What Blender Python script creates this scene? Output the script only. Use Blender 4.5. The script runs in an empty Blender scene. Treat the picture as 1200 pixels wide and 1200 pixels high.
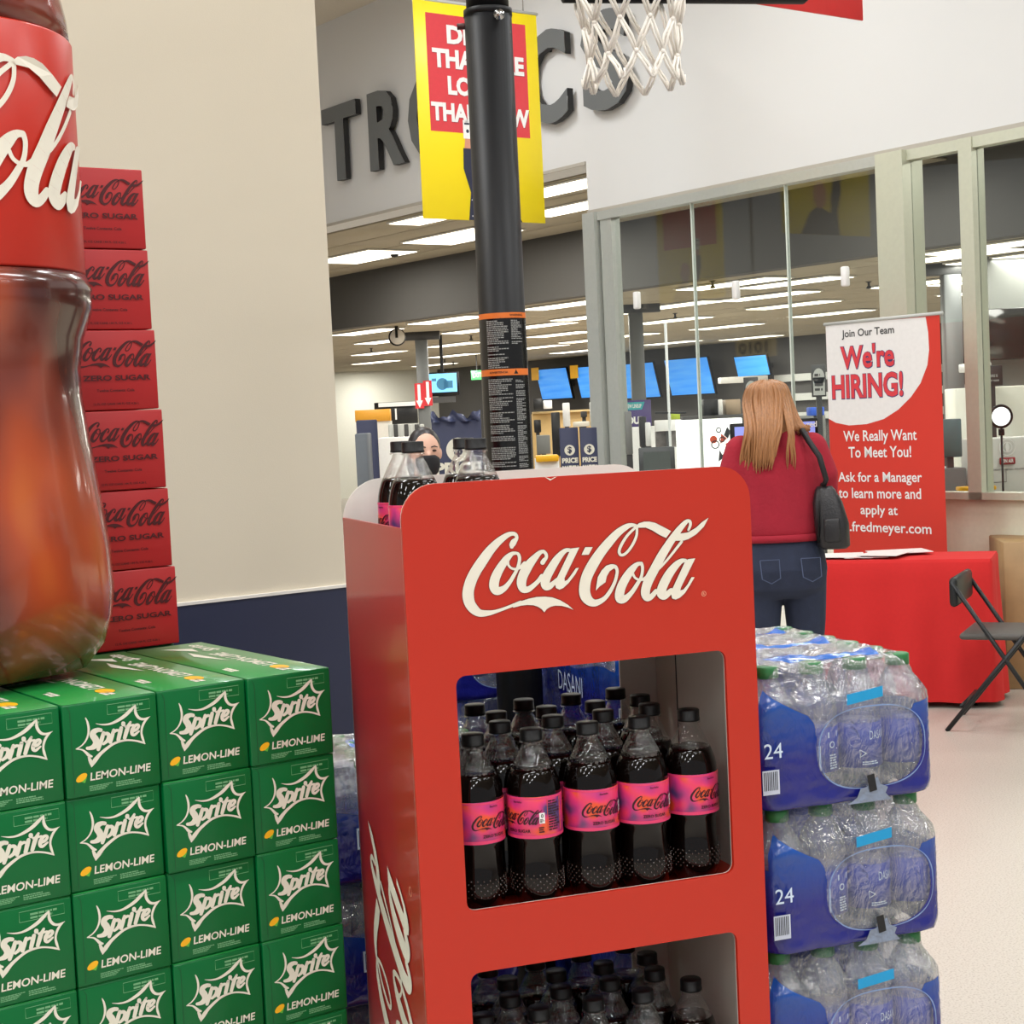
import bpy, bmesh, math, random
from math import sin, cos, pi, radians, sqrt, atan2
from mathutils import Vector, Matrix
random.seed(7)
SC = bpy.context.scene
COL = SC.collection
# ------------------------------------------------------------------ camera
FPX, PITCH, ROLL, CAMZ = 1925.0, radians(3.284), radians(-2.706), 1.56
FW = Vector((0, cos(PITCH), -sin(PITCH))); RX = Vector((1, 0, 0)); UP = RX.cross(FW)
R2 = RX * cos(ROLL) + UP * sin(ROLL); U2 = RX * -sin(ROLL) + UP * cos(ROLL)
CAM = Vector((0, 0, CAMZ))
cd = bpy.data.cameras.new('camera'); cam = bpy.data.objects.new('camera', cd); COL.objects.link(cam)
cd.sensor_width = 36; cd.lens = 36 * FPX / 1200; cd.clip_end = 200; cd.clip_start = 0.05
M = Matrix((R2, U2, -FW)).transposed().to_4x4(); M.translation = CAM
cam.matrix_world = M; SC.camera = cam
SC.cycles.transparent_max_bounces = 24
# ------------------------------------------------------------------ world, exposure
SC.view_settings.view_transform = 'Standard'; SC.view_settings.look = 'None'
SC.view_settings.exposure = 0.06; SC.view_settings.gamma = 1.0; SC.view_settings.use_curve_mapping = False
W = bpy.data.worlds.new('world'); SC.world = W; W.use_nodes = True
W.node_tree.nodes['Background'].inputs[0].default_value = (0.97, 0.985, 1.0, 1)
W.node_tree.nodes['Background'].inputs[1].default_value = 0.40
# ------------------------------------------------------------------ store lighting: rows of ceiling strips
CEIL = 5.1
def area_light(x, y, z, sx, sy, power, rot=0.0, col=(.965, .985, 1.0)):
    l = bpy.data.lights.new('strip_and_fill_light', 'AREA'); l.shape = 'RECTANGLE'; l.size = sx; l.size_y = sy
    l.energy = power; l.color = col
    o = bpy.data.objects.new('strip_and_fill_light', l); COL.objects.link(o); o.location = (x, y, z)
    o.rotation_euler = (0, 0, rot); return o
GR = radians(36.5)
for i in range(-3, 4):
    for j in range(-2, 4):
        cx, cy = i * 2.6, j * 2.9
        X = cx * cos(GR) - cy * sin(GR); Y = cx * sin(GR) + cy * cos(GR) + 1.0
        if (Vector((X, Y)) - Vector((.646, 11.86))).dot(Vector((cos(GR), sin(GR)))) < -.9:
            area_light(X, Y, CEIL - .12, 1.25, .32, 46, GR)

# ------------------------------------------------------------------ pixel helpers (the image is 1200 x 1200)
def ray(px, py): return FW + R2 * ((px - 600) / FPX) - U2 * ((py - 600) / FPX)
def at_y(px, py, Y): d = ray(px, py); return CAM + d * (Y / d.y)
def at_z(px, py, z): d = ray(px, py); return CAM + d * ((z - CAMZ) / d.z)
def on_plane(px, py, p, n): d = ray(px, py); return CAM + d * ((Vector(p) - CAM).dot(n) / d.dot(n))
class Frame:
    def __init__(s, o, deg):
        t = radians(deg); s.o = Vector((o[0], o[1], 0)); s.deg = deg; s.rz = t
        s.u = Vector((cos(t), sin(t), 0)); s.v = Vector((-sin(t), cos(t), 0))
    def p(s, a, b, z=0): return s.o + s.u * a + s.v * b + Vector((0, 0, z))
    def inv(s, P): q = Vector(P) - s.o; return q.dot(s.u), q.dot(s.v), P[2]

# ------------------------------------------------------------------ materials
def lin(c):
    c = c / 255.0
    return c / 12.92 if c <= .04045 else ((c + .055) / 1.055) ** 2.4
def rgb(c): return (lin(c[0]), lin(c[1]), lin(c[2]), 1)
MC = {}
def mat(name, c, rough=.5, metal=0., noise=.06, nscale=40., bump=0., bscale=200., coat=0., emit=None, estr=0., spec=.5, trans=0.):
    if name in MC: return MC[name]
    m = bpy.data.materials.new(name); m.use_nodes = True; nt = m.node_tree; N = nt.nodes; L = nt.links
    b = N['Principled BSDF']; base = rgb(c)
    b.inputs['Roughness'].default_value = rough; b.inputs['Metallic'].default_value = metal
    b.inputs['Coat Weight'].default_value = coat; b.inputs['Coat Roughness'].default_value = .06
    b.inputs['Specular IOR Level'].default_value = spec
    b.inputs['Base Color'].default_value = base
    if noise > 0:
        tc = N.new('ShaderNodeTexCoord'); nz = N.new('ShaderNodeTexNoise'); nz.inputs['Scale'].default_value = nscale
        nz.inputs['Detail'].default_value = 3
        mx = N.new('ShaderNodeMix'); mx.data_type = 'RGBA'
        mx.inputs[6].default_value = tuple(min(1, v * (1 - noise)) for v in base[:3]) + (1,)
        mx.inputs[7].default_value = tuple(min(1, v * (1 + noise)) for v in base[:3]) + (1,)
        L.new(tc.outputs['Object'], nz.inputs['Vector']); L.new(nz.outputs['Fac'], mx.inputs[0]); L.new(mx.outputs[2], b.inputs['Base Color'])
    if bump > 0:
        tc = N.new('ShaderNodeTexCoord'); nz = N.new('ShaderNodeTexNoise'); nz.inputs['Scale'].default_value = bscale
        bp = N.new('ShaderNodeBump'); bp.inputs['Strength'].default_value = bump; bp.inputs['Distance'].default_value = .01
        L.new(tc.outputs['Object'], nz.inputs['Vector']); L.new(nz.outputs['Fac'], bp.inputs['Height']); L.new(bp.outputs['Normal'], b.inputs['Normal'])
    if emit: b.inputs['Emission Color'].default_value = rgb(emit); b.inputs['Emission Strength'].default_value = estr
    if trans: b.inputs['Transmission Weight'].default_value = trans
    MC[name] = m; return m
def film(name, tint=(1, 1, 1), rough=.05, base=.04, edge=.6, white=0., bump=0., bscale=60., mask=None):
    """clear sheet: mostly transparent, a sheen at grazing angles, optional crinkle"""
    if name in MC: return MC[name]
    m = bpy.data.materials.new(name); m.use_nodes = True; nt = m.node_tree; N = nt.nodes; L = nt.links
    N.remove(N['Principled BSDF']); out = N['Material Output']
    t = N.new('ShaderNodeBsdfTransparent'); t.inputs[0].default_value = (*tint, 1)
    g = N.new('ShaderNodeBsdfGlossy'); g.inputs['Roughness'].default_value = rough
    lw = N.new('ShaderNodeLayerWeight'); lw.inputs[0].default_value = .35
    mr = N.new('ShaderNodeMapRange'); mr.inputs[3].default_value = base; mr.inputs[4].default_value = edge
    L.new(lw.outputs['Facing'], mr.inputs[0])
    mx = N.new('ShaderNodeMixShader'); L.new(mr.outputs[0], mx.inputs[0]); L.new(t.outputs[0], mx.inputs[1]); L.new(g.outputs[0], mx.inputs[2])
    last = mx
    tc = N.new('ShaderNodeTexCoord')
    if bump:
        nz = N.new('ShaderNodeTexNoise'); nz.inputs['Scale'].default_value = bscale; nz.inputs['Detail'].default_value = 2
        nz.inputs['Distortion'].default_value = 1.5
        bp = N.new('ShaderNodeBump'); bp.inputs['Strength'].default_value = bump; bp.inputs['Distance'].default_value = .02
        L.new(tc.outputs['Object'], nz.inputs['Vector']); L.new(nz.outputs['Fac'], bp.inputs['Height'])
        L.new(bp.outputs['Normal'], g.inputs['Normal']); L.new(bp.outputs['Normal'], lw.inputs['Normal'])
    if white:
        d = N.new('ShaderNodeBsdfDiffuse'); d.inputs[0].default_value = (.8, .83, .87, 1)
        m2 = N.new('ShaderNodeMixShader'); m2.inputs[0].default_value = white
        L.new(last.outputs[0], m2.inputs[1]); L.new(d.outputs[0], m2.inputs[2]); last = m2
    L.new(last.outputs[0], out.inputs[0]); MC[name] = m; return m

RED = mat('red_cardboard', (186, 37, 12), .42, nscale=3, noise=.05, coat=.12)
REDSIDE = mat('red_cardboard_side', (172, 36, 28), .30, nscale=3, noise=.05, coat=.25)
CREAM = mat('cream_print', (232, 226, 210), .5)
BROWNLINE = mat('dark_red_print', (120, 24, 14), .5)
GREYIN = mat('grey_cardboard_inside', (206, 201, 190), .6, nscale=5)
WHITEB = mat('white_board', (226, 222, 214), .5)
GREEN = mat('green_cardboard', (0, 100, 48), .32, nscale=6, noise=.08, coat=.06, spec=.3)
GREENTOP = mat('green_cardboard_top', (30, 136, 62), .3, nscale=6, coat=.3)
GREENDK = mat('dark_green_print', (0, 80, 40), .5)
GREENLT = mat('pale_green_print', (110, 170, 120), .5)
YEL = mat('yellow_print', (240, 180, 20), .5)
WHITE = mat('white_print', (225, 222, 205), .5)
PUREW = mat('white_gloss', (238, 238, 236), .4)
ZRED = mat('carton_red', (176, 30, 32), .45, nscale=8, noise=.05)
ZBLK = mat('maroon_print', (74, 8, 14), .5)
BLACK = mat('black_plastic', (12, 12, 13), .4, spec=.3, bump=.1, bscale=900)
BLACKM = mat('black_metal', (30, 31, 33), .42, metal=.2)
DARKG = mat('dark_grey', (62, 62, 62), .6)
MIDG = mat('mid_grey', (118, 120, 116), .6)
LTG = mat('light_grey', (190, 192, 188), .5)
NAVY = mat('navy_paint', (38, 43, 68), .45, noise=.1, nscale=4)
NAVYS = mat('navy_sign', (34, 40, 72), .5)
ALU = mat('satin_aluminium', (186, 190, 184), .35, metal=.35)
ORANGE = mat('orange_sticker', (226, 116, 40), .5)
STEEL = mat('steel_bolt', (190, 190, 190), .2, metal=1, noise=0)
CHROME = mat('grey_metal', (140, 142, 145), .3, metal=.8, noise=0)
COLA = mat('cola_in_bottle', (9, 4, 3), .05, noise=0, spec=.38)
GREYTXT = mat('grey_fine_print', (150, 150, 146), .6, noise=0)
CLEAR = film('clear_plastic', (.95, .955, .95), .04, .04, .75, bump=.25, bscale=120)

def glass(name, tint, ior):
    m = bpy.data.materials.new(name); m.use_nodes = True; nt = m.node_tree; N = nt.nodes; L = nt.links
    N.remove(N['Principled BSDF']); t = N.new('ShaderNodeBsdfTransparent'); t.inputs[0].default_value = (*tint, 1)
    g = N.new('ShaderNodeBsdfGlossy'); g.inputs['Roughness'].default_value = 0.0
    f = N.new('ShaderNodeFresnel'); ge = N.new('ShaderNodeNewGeometry'); mr = N.new('ShaderNodeMapRange'); mr.inputs[3].default_value = ior; mr.inputs[4].default_value = 1 / ior; L.new(ge.outputs['Backfacing'], mr.inputs[0]); L.new(mr.outputs[0], f.inputs[0]); mx = N.new('ShaderNodeMixShader')
    L.new(f.outputs[0], mx.inputs[0]); L.new(t.outputs[0], mx.inputs[1]); L.new(g.outputs[0], mx.inputs[2]); L.new(mx.outputs[0], N['Material Output'].inputs[0])
    MC[name] = m; return m
# ------------------------------------------------------------------ mesh builder
class MB:
    def __init__(s): s.v = []; s.f = []; s.sm = []
    def add(s, vs, fs, smooth=False):
        o = len(s.v); s.v += [tuple(v) for v in vs]
        for f in fs: s.f.append(tuple(i + o for i in f)); s.sm.append(smooth)
        return s
    def box(s, x0, x1, y0, y1, z0, z1):
        v = [(x, y, z) for z in (z0, z1) for y in (y0, y1) for x in (x0, x1)]
        return s.add(v, [(0, 2, 3, 1), (4, 5, 7, 6), (0, 1, 5, 4), (2, 6, 7, 3), (0, 4, 6, 2), (1, 3, 7, 5)])
    def rbox(s, x0, x1, y0, y1, z0, z1, r=.004, n=2):
        bm = bmesh.new(); bmesh.ops.create_cube(bm, size=1)
        for v in bm.verts: v.co = Vector((x0 + (v.co.x + .5) * (x1 - x0), y0 + (v.co.y + .5) * (y1 - y0), z0 + (v.co.z + .5) * (z1 - z0)))
        bmesh.ops.bevel(bm, geom=bm.edges[:], offset=r, segments=n, affect='EDGES', profile=.5)
        bm.verts.index_update(); s.add([v.co[:] for v in bm.verts], [[v.index for v in f.verts] for f in bm.faces], True); bm.free(); return s
    def tube(s, pts, rad, n=10, cap=True, closed=False):
        pts = [Vector(p) for p in pts]; m = len(pts)
        if not hasattr(rad, '__len__'): rad = [rad] * m
        vs = []; up = None
        for i, p in enumerate(pts):
            a = pts[(i - 1) % m] if (i or closed) else p; b = pts[(i + 1) % m] if (i < m - 1 or closed) else p
            d = (b - a).normalized()
            if up is None: up = Vector((0, 0, 1)) if abs(d.z) < .9 else Vector((1, 0, 0))
            x = up.cross(d)
            if x.length < 1e-5: x = Vector((1, 0, 0)).cross(d)
            x.normalize(); y = d.cross(x); up = y
            for k in range(n): t = 2 * pi * k / n; vs.append(p + (x * cos(t) + y * sin(t)) * rad[i])
        fs = []
        for i in range(m if closed else m - 1):
            j = (i + 1) % m
            for k in range(n): fs.append((i * n + k, i * n + (k + 1) % n, j * n + (k + 1) % n, j * n + k))
        if cap and not closed: fs.append(tuple(range(n - 1, -1, -1))); fs.append(tuple((m - 1) * n + k for k in range(n)))
        return s.add(vs, fs, True)
    def lathe(s, prof, n=24, mod=None, cx=0, cy=0):
        vs = []; m = len(prof)
        for r, z in prof:
            for k in range(n):
                t = 2 * pi * k / n; rr = r * (mod(t, z) if mod else 1); vs.append((cx + rr * cos(t), cy + rr * sin(t), z))
        fs = [(i * n + k, i * n + (k + 1) % n, (i + 1) * n + (k + 1) % n, (i + 1) * n + k) for i in range(m - 1) for k in range(n)]
        if prof[0][0] > 1e-5: fs.append(tuple(range(n - 1, -1, -1)))
        if prof[-1][0] > 1e-5: fs.append(tuple((m - 1) * n + k for k in range(n)))
        return s.add(vs, fs, True)
    def prism(s, poly, y0, y1):
        """poly in x,z extruded along y"""
        n = len(poly); vs = [(x, y0, z) for x, z in poly] + [(x, y1, z) for x, z in poly]
        fs = [tuple(range(n)), tuple(range(2 * n - 1, n - 1, -1))] + [(i, i + n, (i + 1) % n + n, (i + 1) % n) for i in range(n)]
        return s.add(vs, fs)
    def loft(s, rings, n=20, cap=True):
        """rings: (cx,cy,cz,rx,ry[,power])"""
        vs = []
        for R in rings:
            cx, cy, cz, rx, ry = R[:5]; pw = R[5] if len(R) > 5 else 2.0
            for k in range(n):
                t = 2 * pi * k / n; c, q = cos(t), sin(t); e = 2 / pw
                vs.append((cx + rx * math.copysign(abs(c) ** e, c), cy + ry * math.copysign(abs(q) ** e, q), cz))
        m = len(rings)
        fs = [(i * n + k, i * n + (k + 1) % n, (i + 1) * n + (k + 1) % n, (i + 1) * n + k) for i in range(m - 1) for k in range(n)]
        if cap: fs.append(tuple(range(n - 1, -1, -1))); fs.append(tuple((m - 1) * n + k for k in range(n)))
        return s.add(vs, fs, True)
    def sphere(s, c, rx, ry=None, rz=None, n=12):
        ry = ry or rx; rz = rz or rx
        prof = [(sin(pi * i / n), -cos(pi * i / n)) for i in range(n + 1)]; o = len(s.v)
        s.lathe([(max(r, 1e-6), z) for r, z in prof], n * 2)
        for i in range(o, len(s.v)): x, y, z = s.v[i]; s.v[i] = (c[0] + x * rx, c[1] + y * ry, c[2] + z * rz)
        return s
    def tf(s, fn): s.v = [tuple(fn(v)) for v in s.v]; return s
    def mesh(s, name, m=None):
        me = bpy.data.meshes.new(name); me.from_pydata(s.v, [], s.f)
        me.polygons.foreach_set('use_smooth', s.sm)
        if m: me.materials.append(m)
        me.update(); return me
    def build(s, name, m, parent=None, loc=None, rz=None):
        o = bpy.data.objects.new(name, s.mesh(name, m)); COL.objects.link(o)
        if parent: o.parent = parent
        if loc is not None: o.location = loc
        if rz is not None: o.rotation_euler = (0, 0, rz)
        return o
def tag(o, label=None, cat=None, group=None, kind=None):
    if label: o['label'] = label
    if cat: o['category'] = cat
    if group: o['group'] = group
    if kind: o['kind'] = kind
    return o
def thing(name, label, cat, loc=(0, 0, 0), rz=0., group=None):
    o = bpy.data.objects.new(name, None); COL.objects.link(o); o.location = loc; o.rotation_euler = (0, 0, rz)
    o.empty_display_size = .05; return tag(o, label, cat, group)
def struct(name, mb, m, **k): o = mb.build(name, m, **k); o['kind'] = 'structure'; return o
def kids(o): return [c for c in bpy.data.objects if c.parent == o]
def dup(root, loc, rz=None, label=None, group=None, tree=None):
    def cp(o, par):
        c = o.copy(); COL.objects.link(c)
        if par: c.parent = par
        for ch in tree[o]: cp(ch, c)
        return c
    if tree is None: tree = treeof(root)
    r = cp(root, None); r.location = loc
    if rz is not None: r.rotation_euler = (0, 0, rz)
    if label: r['label'] = label
    if group: r['group'] = group
    return r
def treeof(root):
    T = {}
    def go(o):
        T[o] = list(o.children)
        for c in T[o]: go(c)
    bpy.context.view_layer.update(); go(root); return T

# ------------------------------------------------------------------ flat print helpers: shapes in 2-D as (verts, faces)
def catmull(P, k=6):
    out = []
    n = len(P)
    for i in range(n - 1):
        p0 = P[max(i - 1, 0)]; p1 = P[i]; p2 = P[i + 1]; p3 = P[min(i + 2, n - 1)]
        for j in range(k):
            t = j / k
            out.append(tuple(.5 * ((2 * b) + (-a + c) * t + (2 * a - 5 * b + 4 * c - d) * t * t + (-a + 3 * b - 3 * c + d) * t ** 3) for a, b, c, d in zip(p0, p1, p2, p3)))
    out.append(tuple(P[-1])); return out
def ribbon(P, k=6, ends=True):
    C = catmull(P, k); vs = []; fs = []
    for i, (x, y, w) in enumerate(C):
        a = C[max(i - 1, 0)]; b = C[min(i + 1, len(C) - 1)]; dx, dy = b[0] - a[0], b[1] - a[1]; l = math.hypot(dx, dy) or 1
        nx, ny = -dy / l * w / 2, dx / l * w / 2; vs += [(x + nx, y + ny), (x - nx, y - ny)]
    for i in range(len(C) - 1): fs.append((2 * i, 2 * i + 1, 2 * i + 3, 2 * i + 2))
    if ends:
        for x, y, w in (C[0], C[-1]):
            o = len(vs); vs += [(x + cos(2 * pi * q / 12) * w / 2, y + sin(2 * pi * q / 12) * w / 2) for q in range(12)]; fs.append(tuple(range(o, o + 12)))
    return vs, fs
TC = {}
def text2d(s, bold=0.0, shear=0.0, space=1.0):
    key = (s, bold, shear, space)
    if key in TC: return TC[key]
    c = bpy.data.curves.new('lettering', 'FONT'); c.body = s; c.size = 1; c.offset = bold; c.shear = shear; c.space_character = space
    c.resolution_u = 3; c.align_x = 'LEFT'
    o = bpy.data.objects.new('lettering', c); COL.objects.link(o)
    dg = bpy.context.evaluated_depsgraph_get(); me = bpy.data.meshes.new_from_object(o.evaluated_get(dg))
    vs = [(v.co.x, v.co.y) for v in me.vertices]; fs = [tuple(p.vertices) for p in me.polygons]
    bpy.data.objects.remove(o); bpy.data.curves.remove(c); bpy.data.meshes.remove(me)
    x0 = min(v[0] for v in vs); x1 = max(v[0] for v in vs); y0 = min(v[1] for v in vs); y1 = max(v[1] for v in vs)
    TC[key] = ([((x - x0) / (x1 - x0), (y - y0) / (y1 - y0)) for x, y in vs], fs, (x1 - x0) / (y1 - y0)); return TC[key]
def textfit(s, x0, y0, w=None, h=None, bold=.02, shear=0., space=1., cx=None):
    vs, fs, asp = text2d(s, bold, shear, space)
    if w is None: w = h * asp
    if h is None: h = w / asp
    if cx is not None: x0 = cx - w / 2
    return [(x0 + x * w, y0 + y * h) for x, y in vs], fs
def merge(*sh):
    V = []; F = []
    for vs, fs in sh:
        o = len(V); V += list(vs); F += [tuple(i + o for i in f) for f in fs]
    return V, F
def quad(x0, y0, x1, y1): return [(x0, y0), (x1, y0), (x1, y1), (x0, y1)], [(0, 1, 2, 3)]
def poly(P): return list(P), [tuple(range(len(P)))]
def disc(cx, cy, rx, ry=None, n=28): ry = ry or rx; return poly([(cx + rx * cos(2 * pi * i / n), cy + ry * sin(2 * pi * i / n)) for i in range(n)])
def ring(cx, cy, r, w, n=28): return ribbon([(cx + r * cos(2 * pi * i / n), cy + r * sin(2 * pi * i / n), w) for i in range(n + 1)], 1, False)
def greek(x0, y0, x1, y1, rows, fill=.6, seed=1, gap=.25):
    """fine print too small to read: rows of short strokes"""
    r = random.Random(seed); out = []; rh = (y1 - y0) / rows
    for i in range(rows):
        y = y1 - (i + 1) * rh; x = x0; end = x0 + (x1 - x0) * r.uniform(.55, 1)
        while x < end:
            w = rh * r.uniform(.6, 2.6); out.append(quad(x, y + rh * (1 - fill) / 2, min(x + w, end), y + rh * (1 + fill) / 2)); x += w + rh * gap
    return merge(*out)
def prt(name, shape, mp, m, parent=None, label=None, dn=(0, -1, 0), step=.00006):
    """shape mapped by mp(x,y)->3D"""
    if isinstance(shape, tuple): shape = [shape]      # several strokes: each lies a hair above the one before
    b = MB()
    for i, (vs, fs) in enumerate(shape):
        P_ = [Vector(mp(x, y)) for x, y in vs]
        if len(shape) == 1: b.add(P_, fs); continue
        for k, f in enumerate(fs):                     # overlapping pieces of one stroke never share a plane
            e = step * (i + .16 * (k % 5))
            Q = [P_[j] + (Vector((P_[j].x, P_[j].y, 0)).normalized() if dn == 'r' else Vector(dn)) * e for j in f]
            b.add(Q, [tuple(range(len(f)))])
    o = b.build(name, m, parent)
    if label: o['label'] = label
    return o
def planemap(x0, z0, sc=1., y=0., flip=False):
    return lambda a, b: (x0 + a * sc, y, z0 + b * sc)

# ------------------------------------------------------------------ the script logo, traced as strokes in photo pixels
def off(P, ox, oy, s): return [(ox + x / s, oy + y / s, w / s) for x, y, w in P]
LOGO_R = []; LOGO_P = []
a1 = lambda P: LOGO_R.append(off(P, 535, 610, 10)); a2 = lambda P: LOGO_R.append(off(P, 600, 620, 10.91))
a3 = lambda P: LOGO_R.append(off(P, 665, 600, 10)); a4 = lambda P: LOGO_R.append(off(P, 735, 600, 10))
p2 = lambda P: LOGO_P.append([(600 + x / 10.91, 620 + y / 10.91) for x, y in P])
p3 = lambda P: LOGO_P.append([(665 + x / 10, 600 + y / 10) for x, y in P])
p4 = lambda P: LOGO_P.append([(735 + x / 10, 600 + y / 10) for x, y in P])
a1([(636, 305, 46), (640, 285, 66), (660, 248, 70), (688, 215, 46), (694, 190, 38), (678, 162, 44), (640, 152, 48), (580, 172, 62), (480, 245, 85), (380, 350, 106), (290, 475, 122), (215, 590, 125), (162, 697, 130), (130, 807, 131), (126, 890, 133), (147, 972, 125), (200, 1042, 112), (268, 1082, 85), (365, 1080, 62), (447, 1063, 42), (550, 1028, 34), (650, 990, 36), (740, 960, 50)])
p2([(0, 962), (100, 918), (200, 885), (300, 865), (400, 860), (500, 870), (600, 905), (700, 965), (770, 1028), (700, 998), (620, 978), (540, 975), (480, 988), (430, 1018), (398, 1060), (365, 1020), (320, 990), (260, 970), (180, 966), (100, 975), (0, 1002)])
a1([(690, 380, 34), (640, 387, 48), (590, 430, 76), (540, 495, 90), (483, 585, 102), (440, 680, 112), (428, 765, 112), (448, 815, 100), (490, 820, 90), (555, 785, 66), (615, 715, 48), (660, 640, 42), (695, 575, 38), (720, 500, 38), (727, 435, 38), (712, 392, 36), (690, 380, 34)])
a1([(592, 480, 30), (597, 520, 28), (630, 555, 28), (680, 567, 30), (730, 550, 34), (790, 505, 60)])
a2([(378, 425, 60), (395, 398, 56), (422, 365, 44), (424, 325, 42), (400, 292, 44), (375, 285, 46), (335, 305, 60), (280, 362, 84), (215, 440, 112), (160, 525, 126), (122, 610, 122), (108, 690, 120), (130, 760, 100), (190, 768, 76), (250, 728, 62), (320, 665, 55), (370, 600, 60)])
a2([(730, 268, 45), (680, 268, 52), (628, 305, 70), (560, 385, 95), (490, 495, 108), (432, 600, 116), (410, 680, 116), (422, 728, 104), (465, 730, 80), (515, 690, 60), (570, 640, 50)])
p2([(738, 246), (845, 232), (655, 625), (658, 662), (690, 648), (740, 585), (800, 497), (838, 492), (790, 580), (705, 690), (640, 750), (592, 771), (548, 750), (533, 700), (545, 650), (712, 300)])
p2([(920, 228), (1015, 228), (965, 325), (872, 328)])
a3([(790, 158, 34), (730, 152, 48), (665, 178, 70), (570, 248, 88), (470, 355, 105), (370, 480, 116), (280, 620, 126), (210, 765, 127), (186, 902, 129), (203, 990, 126), (255, 1048, 102), (325, 1060, 76), (420, 1010, 52), (490, 920, 44), (540, 820, 38), (562, 740, 36), (568, 685, 36), (550, 642, 42), (518, 632, 46)])
p3([(520, 608), (490, 609), (440, 625), (385, 680), (340, 760), (325, 850), (316, 918), (360, 870), (430, 820), (445, 750), (480, 690), (530, 657)])
a3([(800, 165, 32), (760, 200, 30), (690, 270, 32), (630, 360, 34), (594, 440, 34), (597, 485, 34), (622, 503, 33), (665, 485, 32), (720, 425, 32), (770, 340, 32), (797, 260, 30), (800, 175, 30)])
p4([(88, 160), (120, 130), (180, 112), (240, 110), (310, 125), (400, 170), (497, 222), (438, 302), (360, 265), (280, 215), (200, 180), (110, 182)])
a3([(850, 600, 40), (800, 612, 52), (745, 665, 80), (680, 755, 97), (625, 855, 104), (597, 950, 107), (602, 1015, 102), (650, 1015, 88), (702, 978, 62), (760, 910, 50), (810, 830, 44), (845, 770, 36), (862, 700, 34), (864, 640, 36), (850, 600, 40)])
a3([(752, 720, 28), (775, 765, 28), (820, 790, 28), (870, 787, 32), (915, 755, 34)])
a4([(702, 208, 28), (724, 150, 32), (718, 110, 36), (690, 104, 42), (655, 132, 56), (600, 195, 70), (540, 275, 82), (465, 385, 92), (385, 515, 102), (300, 675, 108), (240, 790, 110), (207, 880, 106), (198, 955, 104), (222, 1000, 88), (270, 985, 62), (322, 925, 52)])
a4([(325, 692, 22), (380, 640, 26), (460, 550, 28), (540, 450, 30), (622, 345, 32)])
p4([(600, 250), (640, 246), (700, 235), (790, 180), (860, 115), (935, 65), (880, 170), (790, 260), (700, 315), (640, 333), (545, 335), (570, 290)])
a4([(665, 565, 40), (618, 572, 56), (560, 617, 80), (490, 702, 98), (432, 800, 106), (392, 890, 108), (385, 950, 110), (410, 980, 92), (450, 962, 75), (500, 915, 55)])
p4([(678, 562), (700, 548), (780, 540), (610, 885), (604, 915), (640, 905), (690, 845), (735, 760), (770, 762), (720, 850), (660, 945), (600, 1000), (550, 1022), (510, 1010), (496, 960), (510, 900), (655, 590)])
DF = Frame((-.139, 2.05), 18.75)            # the red display stand's frame: front left corner, front along u
def rect_logo():
    P0 = DF.p(0, 0, 1)
    def rc(x, y): a, b, z = DF.inv(on_plane(x, y, P0, DF.v)); return a, z
    sh = []
    ox, oz = rc(541, 665); tx, tz = rc(828, 607); sc = 1 / (tx - ox)
    for R in LOGO_R:
        vs, fs = ribbon(R, 5); sh.append(([rc(*v) for v in vs], fs))
    for P in LOGO_P: sh.append(([rc(*v) for v in P], [tuple(range(len(P)))]))
    V, F = merge(*sh); b0 = min(v[1] for v in V)
    return ([((x - ox) * sc, (z - b0) * sc) for x, z in V], F), ox, b0, 1 / sc, [([((x - ox) * sc, (z - b0) * sc) for x, z in v_], f_) for v_, f_ in sh]
LOGO, LOGO_X, LOGO_Z, LOGO_W, LOGOS = rect_logo()     # normalised: width 1, bottom at 0
def scale2(sh, x, y, s): return [(x + a * s, y + b * s) for a, b in sh[0]], sh[1]
def logo(x, y, s): return [scale2(q, x, y, s) for q in LOGOS]
LOGO_H = max(v[1] for v in LOGO[0])

# ================================================================== LARGE STRUCTURE
BEIGE = mat('beige_wall_paint', (214, 204, 184), .75, noise=.04, nscale=1.2, bump=.05, bscale=300)
FAC = mat('white_wall_paint', (214, 214, 212), .8, noise=.02, nscale=1.0)
FLOORM = mat('speckled_floor', (206, 190, 172), .35, noise=0)
nt = FLOORM.node_tree; N = nt.nodes; L = nt.links; b = N['Principled BSDF']
tc = N.new('ShaderNodeTexCoord'); n1 = N.new('ShaderNodeTexNoise'); n1.inputs['Scale'].default_value = 160; n1.inputs['Detail'].default_value = 5
cr = N.new('ShaderNodeValToRGB'); cr.color_ramp.elements[0].position = .34; cr.color_ramp.elements[0].color = rgb((164, 153, 142))
cr.color_ramp.elements[1].position = .5; cr.color_ramp.elements[1].color = rgb((194, 186, 176))
L.new(tc.outputs['Object'], n1.inputs['Vector']); L.new(n1.outputs['Fac'], cr.inputs[0]); L.new(cr.outputs[0], b.inputs['Base Color'])
CEILM = mat('ceiling_tile', (172, 162, 140), .9, noise=.05, nscale=30)
BULK = mat('charcoal_paint', (72, 70, 67), .7, nscale=2)
struct('floor', MB().box(-22, 26, -6, 46, -.1, 0), FLOORM)
PF = on_plane(689.3, 248.8, (.646, 11.86, 0), Vector((cos(GR), sin(GR), 0)))
FF = Frame((PF.x, PF.y), 36.5)     # u goes into the department (n), v runs left along the wall (s)
def fp(s, n, z): return FF.p(n, s, z)
def fbox(mb, s0, s1, n0, n1, z0, z1):
    o = len(mb.v); mb.box(n0, n1, s0, s1, z0, z1)
    for i in range(o, len(mb.v)): x, y, z = mb.v[i]; mb.v[i] = tuple(FF.p(x, y, z))
    return mb
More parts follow.
